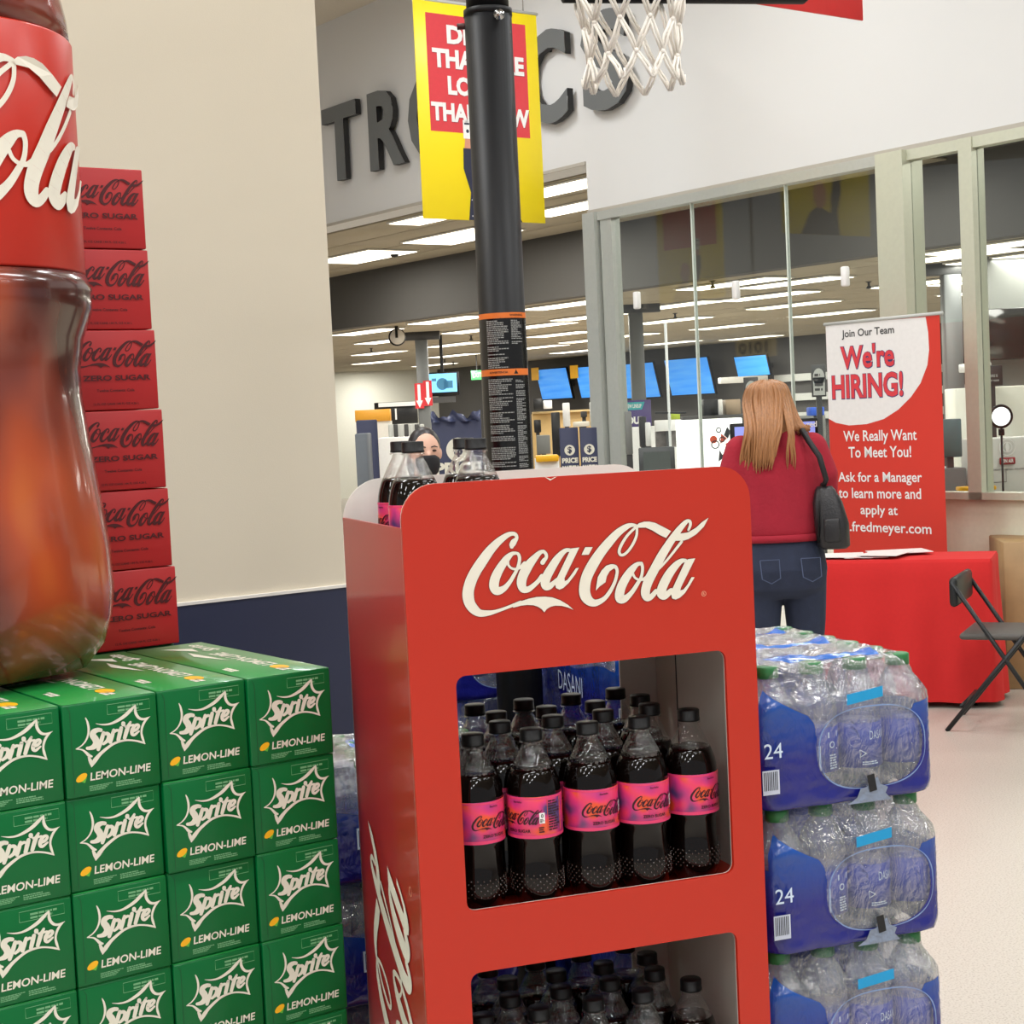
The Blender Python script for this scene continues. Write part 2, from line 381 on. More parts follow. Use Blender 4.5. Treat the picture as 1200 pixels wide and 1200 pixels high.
def fobj(*bx):
    m = MB()
    for b in bx: m.box(b[2], b[3], b[0], b[1], b[4], b[5])
    return m
FK = dict(loc=FF.p(0, 0, 0), rz=FF.rz)
# back wall of the store front: upper part over the open entrance, lower lip over the glass
struct('wall_back', fobj((0, 13, 0, .25, 3.337, CEIL), (-9, 0, 0, .25, 2.985, CEIL)), FAC, **FK)
struct('wall_back', fobj((8.0, 13, 0, .25, 0, 3.337)), FAC, **FK)
KNEE = mat('pale_knee_wall', (228, 231, 208), .6)
struct('wall_back', fobj((-9, -2.9, .02, .2, 0, .98)), KNEE, **FK)
struct('wall_back', fobj((-2.7, -.27, .02, .2, 0, .10)), ALU, **FK)
struct('ceiling', MB().add([(-14, -8, CEIL), (20, -8, CEIL), (20, 40, CEIL), (-14, 40, CEIL)], [(0, 1, 2, 3)]), mat('white_ceiling', (214, 206, 190), .9))
# interior shell of the department
wl = FF.p(0, 0, 0)
struct('ceiling', fobj((-9, 27, .25, 2.5, 3.345, 3.40)), BULK, **FK)
t = struct('ceiling', fobj((-9, 27, 2.68, 13.2, 2.72, 2.8)), CEILM, **FK)
# big ceiling tiles near the entrance, one object each
tile0 = None; tm = MB().rbox(.02, .592, .004, 1.196, -.018, .0, .003, 1).mesh('ceiling_tile', CEILM)
cpar = [o for o in bpy.data.objects if o.name.startswith('ceiling.')][0]
for i in range(4):
    for j in range(-1, 9):
        o = bpy.data.objects.new('ceiling_tile', tm); COL.objects.link(o); o.parent = cpar
        o.location = (.25 + i * .6, j * 1.2, 3.343)
# lower ceiling: tiles as joined relief
m = MB()
for i in range(16):
    for j in range(-7, 22): m.box(2.7 + i * .65, 2.7 + i * .65 + .635, j * 1.25, j * 1.25 + 1.235, 2.706, 2.72)
o = m.build('ceiling_tiles', CEILM, t); o['kind'] = 'stuff'
struct('trim_1', fobj((-9, 27, 2.5, 2.68, 2.70, 3.345)), BULK, **FK)     # charcoal bulkhead
DK = mat('dark_wall', (76, 74, 72), .8)
struct('wall_back', fobj((-9, 21.2, 13, 13.2, 0, 2.72)), DK, **FK)
WHW = mat('bright_wall', (226, 226, 214), .8)
struct('wall_left', fobj((21.2, 21.4, 2, 13.0, 0, 2.72)), WHW, **FK)
struct('wall_right', fobj((-9.2, -9, 0, 13.2, 0, 3.4)), WHW, **FK)
# wall shelving panel bands (pale rails) on the far wall behind the glass
m = fobj(*[(4.2, 10.8, 12.9, 12.99, z, z + .12) for z in (1.3, 1.62, 1.95)])
tag(m.build('wall_rail', LTG, **FK), 'pale slatted rails on the far wall behind the glass, right of the screens', 'shelving')

# beige wall column with navy lower band
q = at_y(405, 686, 4.5); WALLZ = q.z
WFm = Frame((q.x, q.y), 36.0)
WK = dict(loc=WFm.p(0, 0, 0), rz=WFm.rz)
struct('wall_left', MB().box(-5, 0, 0, .6, WALLZ, CEIL), BEIGE, **WK)
struct('trim_2', MB().box(-5, .006, -.006, .606, 0, WALLZ), NAVY, **WK)
struct('trim_3', MB().box(-5, .004, -.012, .0, WALLZ - .004, WALLZ + .004), WHITEB, **WK)

# ---------------------------------------------------------- glass front: frames, panes, patch fittings
GLASS = glass('window_glass', (.96, .98, .97), 1.48)
fr = struct('window_1', fobj((-.13, .0, -.06, .1, 0, 2.985), (-.27, -.15, -.02, .06, 0, 2.93), (-2.7, 0, -.03, .06, 2.925, 2.985)), ALU, **FK)
def pane(s0, s1, z0, z1, parent):
    return MB().box(.015, .025, s0, s1, z0, z1).build('glass_pane', GLASS, parent)
zt = 2.925
pane(-1.052, -.27, .1, zt, fr); pane(-1.908, -1.06, .1, zt, fr); pane(-2.7, -1.916, .1, zt, fr)
for s in (-1.056, -1.912): MB().box(.008, .034, s - .004, s + .004, .1, zt).build('glass_joint', mat('pale_edge', (215, 225, 215), .3), fr)
fr2 = struct('window_2', fobj((-2.90, -2.70, -.06, .12, 0, 2.985), (-3.36, -3.27, -.03, .08, .98, 2.985), (-3.80, -3.74, -.03, .08, .98, 2.985), (-9, -2.9, -.02, .06, 2.925, 2.985), (-9, -2.9, -.03, .08, .98, 1.02)), mat('cream_aluminium', (196, 198, 178), .4, metal=.2), **FK)
pane(-3.27, -2.9, 1.02, zt, fr2); pane(-3.74, -3.36, 1.02, zt, fr2); pane(-8.9, -3.80, 1.02, zt, fr2)
# small glass clamps on the panes
for px, py in ((745, 352), (861, 340), (989, 324)):
    q = on_plane(px, py, FF.p(-.02, 0, 0), FF.u); a, b_, z = FF.inv(q)
    MB().rbox(-.03, .012, b_ - .022, b_ + .022, z - .06, z + .06, .01).build('glass_clamp', PUREW, fr)
# joint header strips under the white wall
struct('trim_4', fobj((-9, 0, -.012, 0, 2.985, 3.01), (0, 13, -.012, 0, 3.337, 3.36)), mat('putty_trim', (176, 170, 158), .6), **FK)

# ---------------------------------------------------------- raised letters over the entrance
LET = mat('slate_letter_face', (104, 107, 107), .45, nscale=3); LETS = mat('black_letter_side', (28, 28, 28), .5)
def letter_sign():
    t = thing('letter_sign', 'large slate grey raised capital letters on the white wall over the entrance', 'sign', FF.p(0, 0, 0), FF.rz)
    def letter(ch, s_left, z0, z1, wid):
        vs, fs, asp = text2d(ch, .03)
        m = MB(); n = len(vs)
        def P(x, y, d): return (-.080 + d, s_left - x * wid, z0 + y * (z1 - z0))
        m.add([P(x, y, 0) for x, y in vs], fs); face = m.build('letter', LET, t)
        # side walls
        from collections import Counter
        E = Counter(); dirE = {}
        for f in fs:
            for i in range(len(f)):
                e = (f[i], f[(i + 1) % len(f)]); k = tuple(sorted(e)); E[k] += 1; dirE[k] = e
        s = MB(); base = [P(x, y, .003) for x, y in vs] + [P(x, y, .055) for x, y in vs]
        s.add(base, [(dirE[k][0], dirE[k][1], dirE[k][1] + n, dirE[k][0] + n) for k, c in E.items() if c == 1])
        s.build('letter_side', LETS, face)
        for z in (.2, .8): MB().box(-.027, 0, s_left - .5 * wid - .01, s_left - .5 * wid + .01, z0 + z * (z1 - z0) - .01, z0 + z * (z1 - z0) + .01).build('standoff', LETS, face)
    letter('T', 3.52, 3.69, 4.335, .57); letter('R', 2.76, 3.69, 4.335, .53); letter('O', 2.15, 3.675, 4.345, .62)
    letter('N', 1.44, 3.69, 4.335, .50); letter('I', .83, 3.69, 4.335, .10)
    letter('C', .60, 3.67, 4.345, .52); letter('S', -.09, 3.66, 4.345, .50)
letter_sign()

# ================================================================== RED DISPLAY STAND
DW, DD, DT = .484, .326, 1.482
def rrect_hole(x0, x1, z0, z1, r, n=5):
    P = []
    for cx, cz, a in ((x1 - r, z1 - r, 0), (x0 + r, z1 - r, 90), (x0 + r, z0 + r, 180), (x1 - r, z0 + r, 270)):
        for i in range(n + 1): t = radians(a + 90 * i / n); P.append((cx + r * cos(t), cz + r * sin(t)))
    return P
def panel_with_holes(outer, holes, y0, y1):
    """2-D outline with holes extruded along y"""
    c = bpy.data.curves.new('cut', 'CURVE'); c.dimensions = '2D'; c.fill_mode = 'BOTH'
    for P in [outer] + holes:
        sp = c.splines.new('POLY'); sp.points.add(len(P) - 1); sp.use_cyclic_u = True
        for i, (x, z) in enumerate(P): sp.points[i].co = (x, z, 0, 1)
    o = bpy.data.objects.new('cut', c); COL.objects.link(o); dg = bpy.context.evaluated_depsgraph_get()
    me = bpy.data.meshes.new_from_object(o.evaluated_get(dg)); vs = [(v.co.x, v.co.y) for v in me.vertices]; fs = [tuple(p.vertices) for p in me.polygons]
    bpy.data.objects.remove(o); bpy.data.curves.remove(c); bpy.data.meshes.remove(me)
    m = MB(); m.add([(x, y0, z) for x, z in vs], fs); m.add([(x, y1, z) for x, z in vs], [f[::-1] for f in fs])
    for P in [outer] + holes:
        n = len(P); m.add([(x, y0, z) for x, z in P] + [(x, y1, z) for x, z in P], [(i, (i + 1) % n, (i + 1) % n + n, i + n) for i in range(n)])
    return m
ST = thing('display_stand', 'red cardboard floor stand with white script lettering, three bottle shelves and cut-out windows', 'display stand', DF.p(0, 0, 0), DF.rz)
def toparc(w, top, r, zb=0.0):
    P = [(0, zb), (w, zb)]
    for i in range(9): t = radians(90 * i / 8); P.append((w - r + r * cos(t), top - r + r * sin(t)))
    for i in range(9): t = radians(90 + 90 * i / 8); P.append((r + r * cos(t), top - r + r * sin(t)))
    return P
WZ = [(.932, 1.236), (.548, .852), (.164, .468)]
outer = toparc(DW, DT, .045)
# small torn nick in the top edge
xn = .1515 + .04
holes = [rrect_hole(.060, .4385, a, b, .013) for a, b in WZ]
panel_with_holes(outer, holes, -.003, .003).build('front_panel', RED, ST)
panel_with_holes(outer, holes, .0032, .0050).build('front_panel_lining', GREYIN, ST)
prt('torn_nick', poly([(xn, DT + .0004), (xn + .008, DT - .005), (xn + .017, DT - .0005), (xn + .014, DT - .001), (xn + .009, DT - .0032), (xn + .004, DT - .001)]), lambda a, b: (a, -.0036, b), CREAM, ST)
for nm, x0, x1, mt in (('side_panel', 0.0, .004, REDSIDE), ('side_panel', DW - .004, DW, REDSIDE)):
    MB().box(x0, x1, .0035, DD, 0, 1.428).build(nm, mt, ST)
MB().box(.0042, .006, .004, DD - .004, .02, 1.42).build('side_lining', GREYIN, ST)
MB().box(DW - .006, DW - .0042, .004, DD - .004, .02, 1.42).build('side_lining', GREYIN, ST)
# back panel: solid at the top; lower part only a flap on the right
bp = [(0, 1.26), (DW, 1.26)] + toparc(DW, DT, .06)[2:]
MB().prism(bp, DD - .003, DD).build('back_panel', WHITEB, ST)
MB().box(.418, DW, DD - .003, DD, 0, 1.26).build('back_flap', GREYIN, ST)
MB().box(0, .03, DD - .003, DD, 0, 1.26).build('back_flap', GREYIN, ST)
sm_ = DF.inv(on_plane(793, 800, DF.p(DW - .006, 0, 0), DF.u))[1]
MB().box(DW - .0068, DW - .0059, sm_ - .0012, sm_ + .0012, .93, 1.26).build('fold_seam', BLACKM, ST)
SHZ = [.915, .531, .147]
for z in SHZ: MB().box(.006, DW - .006, .005, DD - .003, z - .03, z).build('shelf', RED, ST)
MB().box(.006, DW - .006, .005, DD - .003, 1.269, 1.299).build('shelf', REDSIDE, ST)
# front lettering with dark outline under it, traced from the stand
def fat(sh_strokes, extra):
    pass
P0f = DF.p(0, 0, 1)
def rcl(x, y): a, b, z = DF.inv(on_plane(x, y, P0f, DF.v)); return a, z
osh = []
for R in LOGO_R:
    vs, fs = ribbon([(x, y, w + 1.5) for x, y, w in R], 5); osh.append(([rcl(*v) for v in vs], fs))
for P in LOGO_P:
    osh.append(([rcl(*v) for v in ribbon([(x, y, 1.5) for x, y in P + P[:1]], 1, False)[0]], ribbon([(x, y, 1.5) for x, y in P + P[:1]], 1, False)[1]))
prt('lettering_outline', merge(*osh), lambda a, b: (a, -.0034, b), BROWNLINE, ST)
prt('lettering', logo(LOGO_X, LOGO_Z, LOGO_W), lambda a, b: (a, -.0038, b), CREAM, ST)
prt('registered_mark', merge(ring(LOGO_X + LOGO_W * .97, LOGO_Z + .006, .0032, .0008), textfit('R', LOGO_X + LOGO_W * .97 - .0014, LOGO_Z + .0042, h=.0036)), lambda a, b: (a, -.0038, b), mat('pink_print', (226, 150, 120), .5), ST)
# side lettering, reading upward
SS = 1.90
prt('side_lettering', logo(0, 0, LOGO_W * SS), lambda a, b: (-.0009, .056 + b, 1.001 - LOGO_W * SS + a), CREAM, ST, dn=(-1, 0, 0))
prt('side_registered_mark', ring(.0, 0, .006, .0016), lambda a, b: (-.0009, .045 + b, .955 + a), mat('pink_print', (226, 150, 120)), ST)

# ================================================================== COLA BOTTLES
def label_material():
    m = mat('label_print', (220, 60, 110), .35, noise=0, coat=.3)
    nt = m.node_tree; N = nt.nodes; L = nt.links; b = N['Principled BSDF']
    tc = N.new('ShaderNodeTexCoord'); mp = N.new('ShaderNodeMapping'); mp.inputs['Location'].default_value = (.31, .05, .0)
    nz = N.new('ShaderNodeTexNoise'); nz.inputs['Scale'].default_value = 26; nz.inputs['Detail'].default_value = 1
    cr = N.new('ShaderNodeValToRGB'); e = cr.color_ramp.elements
    e[0].position = .38; e[0].color = rgb((74, 58, 110)); e[1].position = .60; e[1].color = rgb((232, 84, 44))
    x = cr.color_ramp.elements.new(.455); x.color = rgb((196, 50, 120)); x = cr.color_ramp.elements.new(.53); x.color = rgb((228, 58, 104))
    L.new(tc.outputs['Object'], mp.inputs[0]); L.new(mp.outputs[0], nz.inputs['Vector']); L.new(nz.outputs['Fac'], cr.inputs[0]); L.new(cr.outputs[0], b.inputs['Base Color'])
    return m
LAB = label_material(); LINK = mat('dark_label_ink', (52, 8, 26), .4, noise=0); LORG = mat('orange_label_panel', (214, 80, 34), .4)
LINE = mat('pink_label_edge', (226, 62, 110), .4)
def cyl_map(r, a0=-pi / 2):
    """x = arc length from the front, y = height"""
    return lambda x, z: (r * cos(a0 + x / r), r * sin(a0 + x / r), z)
def make_cola(full=True):
    t = thing('cola_bottle', 'x', 'bottle')
    petal = lambda a, z: 1 - (.10 * max(0, (.026 - z) / .026) * (0.5 + .5 * cos(5 * a)))
    prof = [(0.0, .006), (.012, .005), (.021, .0), (.028, .003), (.0325, .012), (.0345, .022), (.0352, .034), (.0345, .046), (.0325, .058), (.0314, .070), (.0318, .080), (.0338, .090), (.0362, .0945), (.0364, .096), (.0364, .151), (.0362, .153), (.0355, .160), (.0335, .169), (.0300, .179), (.0278, .184)]
    MB().lathe(prof, 30, petal).build('bottle_body', COLA, t)
    m = MB().lathe([(.0278, .184), (.0250, .190), (.0205, .199), (.0165, .2065), (.0140, .211), (.0128, .2145), (.0126, .2165), (.0160, .2170), (.0162, .2185), (.0126, .2190), (.0124, .222)], 26)
    m.build('neck', CLEAR, t)
    prof = [(.0152, .2195), (.0152, .2225)] + [(.0147, .2228), (.0147, .2335), (.0140, .2348), (.0, .2348)]
    ribm = lambda a, z: 1 + (.018 * (0.5 + .5 * cos(30 * a)) if .222 < z < .234 else 0)
    MB().lathe(prof, 60 if full else 24, ribm).build('cap', BLACK, t)
    if full:   # dimpled grip around the foot
        m = MB()
        for i in range(26):
            for j in range(6):
                a = 2 * pi * (i + .5 * (j % 2)) / 26; z = .026 + j * .0042; r = .0353 if z < .04 else .0350
                m.sphere((r * cos(a), r * sin(a), z), .0014, n=3)
        o = m.build('dimple_texture', mat('dimple_cola', (40, 22, 16), .05, noise=0, coat=1), t); o['kind'] = 'stuff'
    lb = MB().lathe([(.0366, .096), (.0369, .0965), (.0369, .1505), (.0366, .151)], 40).build('label', LAB, t)
    R = .0372; cm = cyl_map(R)
    for z0, z1 in ((.0965, .1005), (.1478, .1505)):
        n = 40; vs = []; fs = []; o = 0
        for k in range(n): a = 2 * pi * k / n; vs += [(.03705 * cos(a), .03705 * sin(a), z0), (.03705 * cos(a), .03705 * sin(a), z1)]
        for k in range(n): j = (k + 1) % n; fs.append((o + 2 * k, o + 2 * j, o + 2 * j + 1, o + 2 * k + 1))
        MB().add(vs, fs, True).build('label_edge', LINE, lb)
    for k, x0 in enumerate((0, .1168)):
        prt('lettering', logo(x0 - .031, .1145, .064) + [textfit('Starlight', 0, .1425, h=.0036, cx=x0), textfit('ZERO SUGAR', 0, .1045, h=.0042, cx=x0, bold=.03)], cm, LINK, lb, dn='r', step=.00004)
    prt('nutrition_panel', quad(.040, .1035, .064, .147), cm, LORG, lb)
    prt('nutrition_print', merge(greek(.042, .105, .062, .146, 12, seed=3), greek(.028, .1035, .039, .112, 3, seed=8)), cyl_map(.0374), LINK, lb)
    prt('calorie_badge', quad(.029, .116, .0365, .130), cyl_map(.0374), PUREW, lb)
    prt('calorie_print', merge(textfit('0', .0315, .1235, h=.005), greek(.030, .117, .0355, .122, 3, seed=5)), cyl_map(.0376), LINK, lb)
    return t
proto = make_cola(); TR = treeof(proto)
ups = [(.164, .255, 3), (.112, .190, 2), (.090, .128, 1), (.172, .171, 2), (.166, .112, 1), (.239, .260, 3), (.238, .178, 2), (.232, .113, 1), (.312, .262, 3), (.312, .182, 2), (.305, .113, 1), (.388, .269, 3), (.388, .190, 2), (.378, .126, 1), (.095, .055, 0), (.167, .048, 0), (.251, .049, 0), (.326, .049, 0), (.405, .058, 0), (.095, .265, 3)]
# keep bottles at least one diameter apart
ups = [list(q) for q in ups]
for it in range(80):
    for i in range(len(ups)):
        for j in range(i):
            dx, dy = ups[i][0] - ups[j][0], ups[i][1] - ups[j][1]; d = math.hypot(dx, dy)
            if d < .0745:
                k = (.0745 - d) / 2 / d; ups[i][0] += dx * k; ups[i][1] += dy * k; ups[j][0] -= dx * k; ups[j][1] -= dy * k
        ups[i][0] = min(max(ups[i][0], .044), .440); ups[i][1] = min(max(ups[i][1], .043), .284)
POSW = ['leftmost', 'second from the left', 'middle', 'second from the right', 'rightmost']
ROWW = ['in the front row', 'in the second row', 'in the third row', 'in the back row']
def place_bottles(lst, z, shelfname, group, turn):
    rows = {}
    for i, (a, b, r) in enumerate(lst): rows.setdefault(r, []).append((a, b, i))
    for r, L_ in rows.items():
        L_.sort()
        for k, (a, b, i) in enumerate(L_):
            n = len(L_); w = POSW[k] if n == 5 else (POSW[:2] + POSW[3:])[k] if n == 4 else 'bottle %s' % POSW[k]
            lab = 'pink-labelled cola bottle, %s %s, %s' % (w, ROWW[r], shelfname)
            ang = turn.get((r, k), random.uniform(-.3, .3))
            dup(proto, DF.p(a, b, z + .0005), DF.rz + ang, lab, group, TR)
place_bottles(ups, SHZ[0], 'upper shelf', 'cola bottles on the upper shelf', {(0, 0): .35, (0, 1): -.95, (0, 2): .12, (0, 3): .06, (0, 4): .35})
low = [(q[0] * .985 + .004, min(.284, q[1] * .9 + .03), q[2]) for q in ups]
place_bottles([q for q in low], SHZ[1], 'lower shelf', 'cola bottles on the lower shelf', {})
dup(proto, DF.p(.061, .150, 1.2995), DF.rz + .28, 'cola bottle on top of the stand nearest its front left corner, pink label showing', 'cola bottles in the top tray', TR)
dup(proto, DF.p(.071, .248, 1.2995), DF.rz - 1.3, 'cola bottle on top of the stand, rear one of the left pair', 'cola bottles in the top tray', TR)
dup(proto, DF.p(.150, .150, 1.2995), DF.rz, 'cola bottle on top of the stand, front one of the right hand pair', 'cola bottles in the top tray', TR)
proto.location = DF.p(.163, .248, 1.2995); proto.rotation_euler = (0, 0, DF.rz + .4)
tag(proto, 'cola bottle on top of the stand, rear one of the right hand pair', 'bottle', 'cola bottles in the top tray')

# ================================================================== GREEN SODA CARTONS
q = at_y(386.7, 781, 2.3); SF = Frame((q.x, q.y), 35.2); STOP = q.z
BW, BH, BD = .1305, .1225, .427
def make_green():
    t = thing('soda_carton', 'x', 'carton')
    b = MB().rbox(0, BW - .0025, 0, BD, 0, BH - .0015, .0022, 2).build('carton', GREEN, t)
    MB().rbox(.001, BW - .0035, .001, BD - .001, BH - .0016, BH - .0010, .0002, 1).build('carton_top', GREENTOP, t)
    # traced star outline and name, photo pixels -> carton front plane
    P0 = SF.p(-BW * 2, 0, 0) ; Pp = SF.p(0, 0, 0)
    def rc(x, y):
        q = on_plane(195 + x / 12.63, 805 + y / 12.63, Pp, SF.v); a, c, z = SF.inv(q); return a + BW * 2 - (.285 * .92 - BW * 2) * 0, z - (STOP - BH)
    def rb(P): vs, fs = ribbon(P, 5); return [rc(*v) for v in vs], fs
    star = [[(180, 250, 14), (205, 310, 28), (222, 400, 32), (215, 490, 28), (180, 580, 22), (120, 650, 18), (50, 695, 16)],
            [(50, 695, 14), (130, 705, 22), (180, 740, 34), (225, 785, 44), (262, 800, 30)],
            [(225, 815, 34), (250, 880, 50), (262, 950, 10)], [(262, 950, 14), (300, 870, 60), (370, 780, 48), (450, 705, 42), (550, 630, 36), (650, 588, 32), (760, 570, 26), (870, 580, 26), (950, 600, 28), (1000, 622, 14)],
            [(320, 333, 6), (420, 347, 22), (520, 335, 30), (620, 290, 42), (720, 222, 48), (800, 142, 44), (865, 70, 14)],
            [(865, 70, 16), (866, 160, 38), (888, 220, 40), (930, 262, 38), (990, 270, 32), (1070, 235, 6)],
            [(1060, 240, 6), (1000, 300, 30), (962, 380, 32), (950, 460, 28), (965, 540, 34), (995, 622, 14)]]
    prt('star_outline', [rb(P) for P in star], lambda a, z: (a, -.0004, z), WHITE, b)
    name = [[(385, 425, 56), (345, 422, 62), (292, 448, 80), (278, 500, 90), (312, 552, 96), (325, 612, 90), (292, 660, 78), (245, 680, 58), (203, 683, 46)],
            [(425, 465, 50), (395, 570, 58), (352, 700, 50)], [(432, 480, 46), (480, 475, 52), (500, 512, 56), (478, 575, 52), (425, 622, 38)],
            [(565, 425, 44), (542, 510, 56), (518, 598, 50)], [(555, 465, 36), (600, 430, 42), (632, 432, 38)],
            [(668, 395, 52), (650, 470, 58), (628, 565, 52)], [(697, 330, 58), (697, 345, 58)],
            [(795, 312, 34), (755, 400, 58), (715, 538, 50)], [(728, 375, 34), (835, 352, 30)],
            [(822, 442, 44), (878, 418, 40), (910, 372, 38), (892, 348, 38), (850, 372, 48), (820, 430, 56), (818, 480, 48), (850, 494, 40), (912, 442, 26)]]
    prt('name_print', [rb(P) for P in name], lambda a, z: (a, -.0010, z), WHITE, b)
    x0, z0 = rc(245, 1148); x1, z1 = rc(1085, 1012)
    prt('flavour_print', textfit('LEMON-LIME', x0, min(z0, z1) + .0005, w=x1 - x0, h=.0105, bold=.018, shear=.12), lambda a, z: (a, -.0005, z), WHITE, b)
    lx, lz = rc(125, 1105)
    prt('lemon_print', disc(lx, lz, .0075, .0048), lambda a, z: (a, -.0006 , z + (a - lx) * .35), YEL, b)
    prt('leaf_print', poly([(lx - .006, lz - .003), (lx + .004, lz - .0075), (lx + .007, lz - .001)]), lambda a, z: (a, -.0005, z), mat('leaf_green', (90, 180, 60)), b)
    prt('fine_print', merge(greek(.030, .006, .062, .0135, 4, seed=2), greek(.066, .006, .104, .0135, 3, seed=4)), lambda a, z: (a, -.0005, z), GREENLT, b)
    bx = [(.060, BH - .021), (.060, BH - .008), (.118, BH - .008), (.118, BH - .021), (.060, BH - .021)]
    prt('code_frame', merge(ribbon([(x, y, .0007) for x, y in bx], 1, False), greek(.074, BH - .020, .112, BH - .011, 2, seed=6)), lambda a, z: (a, -.0005, z), GREENLT, b)
    prt('flap_line', merge(ribbon([(.010, .004, .0008), (.010, BH - .010, .0008), (.006, BH - .004, .0008)], 1, False)), lambda a, z: (a, -.0004, z), GREENDK, b)
    # printing on top, reads from the far side
    tp = lambda x, y: (BW - .004 - y, .02 + x, BH - .0006)
    prt('top_lettering', textfit('LEMON-LIME', .075, .030, w=.185, h=.024, bold=.02, shear=.1), tp, WHITE, b)
    prt('top_name', textfit('Sprite', .29, .012, w=.09, h=.03, bold=.02, shear=.3), tp, WHITE, b)
    for sp_ in ([(.17, .062), (.30, .070), (.25, .082)], [(.30, .052), (.37, .085), (.34, .045)]): prt('top_star_point', poly(sp_), tp, WHITE, b)
    prt('top_fine_print', merge(greek(.012, .040, .05, .056, 2, .8, 3), greek(.06, .098, .10, .112, 2, .8, 5)), tp, WHITE, b)
    prt('top_lemon', disc(.048, .042, .020, .012), tp, YEL, b)
    return t
gp = make_green(); TG = treeof(gp); first = True
NUM = ['first', 'second', 'third', 'fourth', 'fifth', 'sixth', 'seventh', 'eighth', 'ninth']
COLW = ['rightmost column', 'second column from right', 'middle column', 'second column from left', 'leftmost column']
TIERW = ['top tier', 'second tier down', 'third tier down', 'fourth tier down', 'fifth tier down', 'sixth tier down', 'third tier up', 'second tier up', 'bottom tier']
for c in range(5):
    for r in range(9):
        pos = SF.p(-(c + 1) * BW + .001 + random.uniform(-.0008, .0008), random.uniform(-.003, .003), STOP - (r + 1) * BH)
        lab = 'green lemon-lime soda carton in the %s, %s' % (COLW[c], TIERW[r])
        if first: gp.location = pos; gp.rotation_euler = (0, 0, SF.rz); gp['label'] = lab; gp['group'] = 'stacked green soda cartons'; first = False
        else: dup(gp, pos, SF.rz + random.uniform(-.004, .004), lab, 'stacked green soda cartons', TG)
zb = STOP - 9 * BH
WOOD = mat('pallet_wood', (150, 118, 80), .8)
def pallet(F, a0, a1, b0, b1, h, label):
    t = thing('pallet', label, 'pallet', F.p(0, 0, 0), F.rz, 'pallets under the stock')
    n = 5
    for i in range(n): w = (a1 - a0) / n; MB().box(a0 + i * w, a0 + i * w + w * .75, b0, b1, h - .018, h - .001).build('slat', WOOD, t)
    for b in (b0, (b0 + b1) / 2 - .04, b1 - .08): MB().box(a0, a1 - .03, b, b + .08, 0, h - .018).build('runner', WOOD, t)
pallet(SF, -5 * BW - .02, .02, 0, BD, zb, 'wooden pallet under the green soda cartons')

# ------------------------------------------------------------------ red zero sugar cartons standing behind
RW, RH, RD = .158, .1262, .30
q = on_plane(212, 755, SF.p(0, .436, 0), SF.v); ZF = Frame((q.x, q.y), 35.2); ZB = STOP + .0005
def make_zero():
    t = thing('cola_carton', 'x', 'carton')
    b = MB().rbox(0, RW - .002, 0, RD, 0, RH - .0015, .002, 2).build('carton', ZRED, t)
    prt('lettering', logo(.0205, .066, .136) + [textfit('ZERO SUGAR', 0, .046, w=.112, h=.0085, cx=.088, bold=.03)], lambda a, z: (a, -.0005, z), ZBLK, b)
    prt('small_print', merge(textfit('Twelve Contents: Cola', 0, .0285, w=.062, h=.0045, cx=.085), textfit('12 FL OZ CANS 144 FL OZ 4.26 L', 0, .008, w=.075, h=.0035, cx=.085)), lambda a, z: (a, -.0005, z), ZBLK, b)
    return t
zp = make_zero(); TZ = treeof(zp); first = True
for c in range(1):
    for r in range(6):
        lean = -r * .0035
        pos = ZF.p(-(c + 1) * RW + lean + random.uniform(-.001, .001), random.uniform(-.002, .002), ZB + r * RH)
        lab = 'red zero sugar cola carton beside the giant bottle, %s' % (['bottom of its stack', 'second from the bottom', 'third from the bottom', 'third from the top', 'second from the top', 'top of its stack'][r])
        if first: zp.location = pos; zp.rotation_euler = (0, 0, ZF.rz); zp['label'] = lab; zp['group'] = 'stacked red cola cartons'; first = False
        else: dup(zp, pos, ZF.rz, lab, 'stacked red cola cartons', TZ)
# a lower green layer carries them
for c in range(4):
    for r in range(9):
        o = dup(gp, ZF.p(-(c + 1) * BW, .02, ZB - .0005 - (r + 1) * BH), ZF.rz, 'green soda carton in the rear block, %s, %s' % (COLW[c] if c == 0 else 'column %s' % NUM[c], TIERW[r]), 'rear green soda cartons', TG) if r == 0 else None
zz = ZB - BH
tag(MB().box(-4 * BW, -.004, .02, .02 + BD, .0, zz - .001).build('display_plinth', BLACKM, None, ZF.p(0, 0, 0), ZF.rz), 'plain dark plinth hidden behind the green cartons', 'plinth')

# ------------------------------------------------------------------ giant display bottle
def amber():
    m = mat('amber_glow_print', (120, 44, 22), .22, noise=0, coat=.5)
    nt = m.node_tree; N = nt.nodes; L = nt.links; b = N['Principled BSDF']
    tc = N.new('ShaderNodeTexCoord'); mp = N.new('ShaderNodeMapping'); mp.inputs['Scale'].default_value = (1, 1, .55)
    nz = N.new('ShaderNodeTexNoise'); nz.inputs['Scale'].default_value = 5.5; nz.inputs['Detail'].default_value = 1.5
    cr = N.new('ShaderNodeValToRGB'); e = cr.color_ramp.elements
    e[0].position = .42; e[0].color = rgb((70, 28, 22)); e[1].position = .74; e[1].color = rgb((206, 116, 52))  # glow of light through cola put into the print's colour as orange blotches
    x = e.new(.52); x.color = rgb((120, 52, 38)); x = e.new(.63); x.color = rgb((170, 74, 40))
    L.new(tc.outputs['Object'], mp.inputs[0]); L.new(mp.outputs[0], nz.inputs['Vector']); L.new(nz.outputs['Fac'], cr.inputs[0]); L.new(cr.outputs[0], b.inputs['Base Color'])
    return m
BIGZ = STOP
Yb = 2.33; big = at_y(-50, 770, Yb)
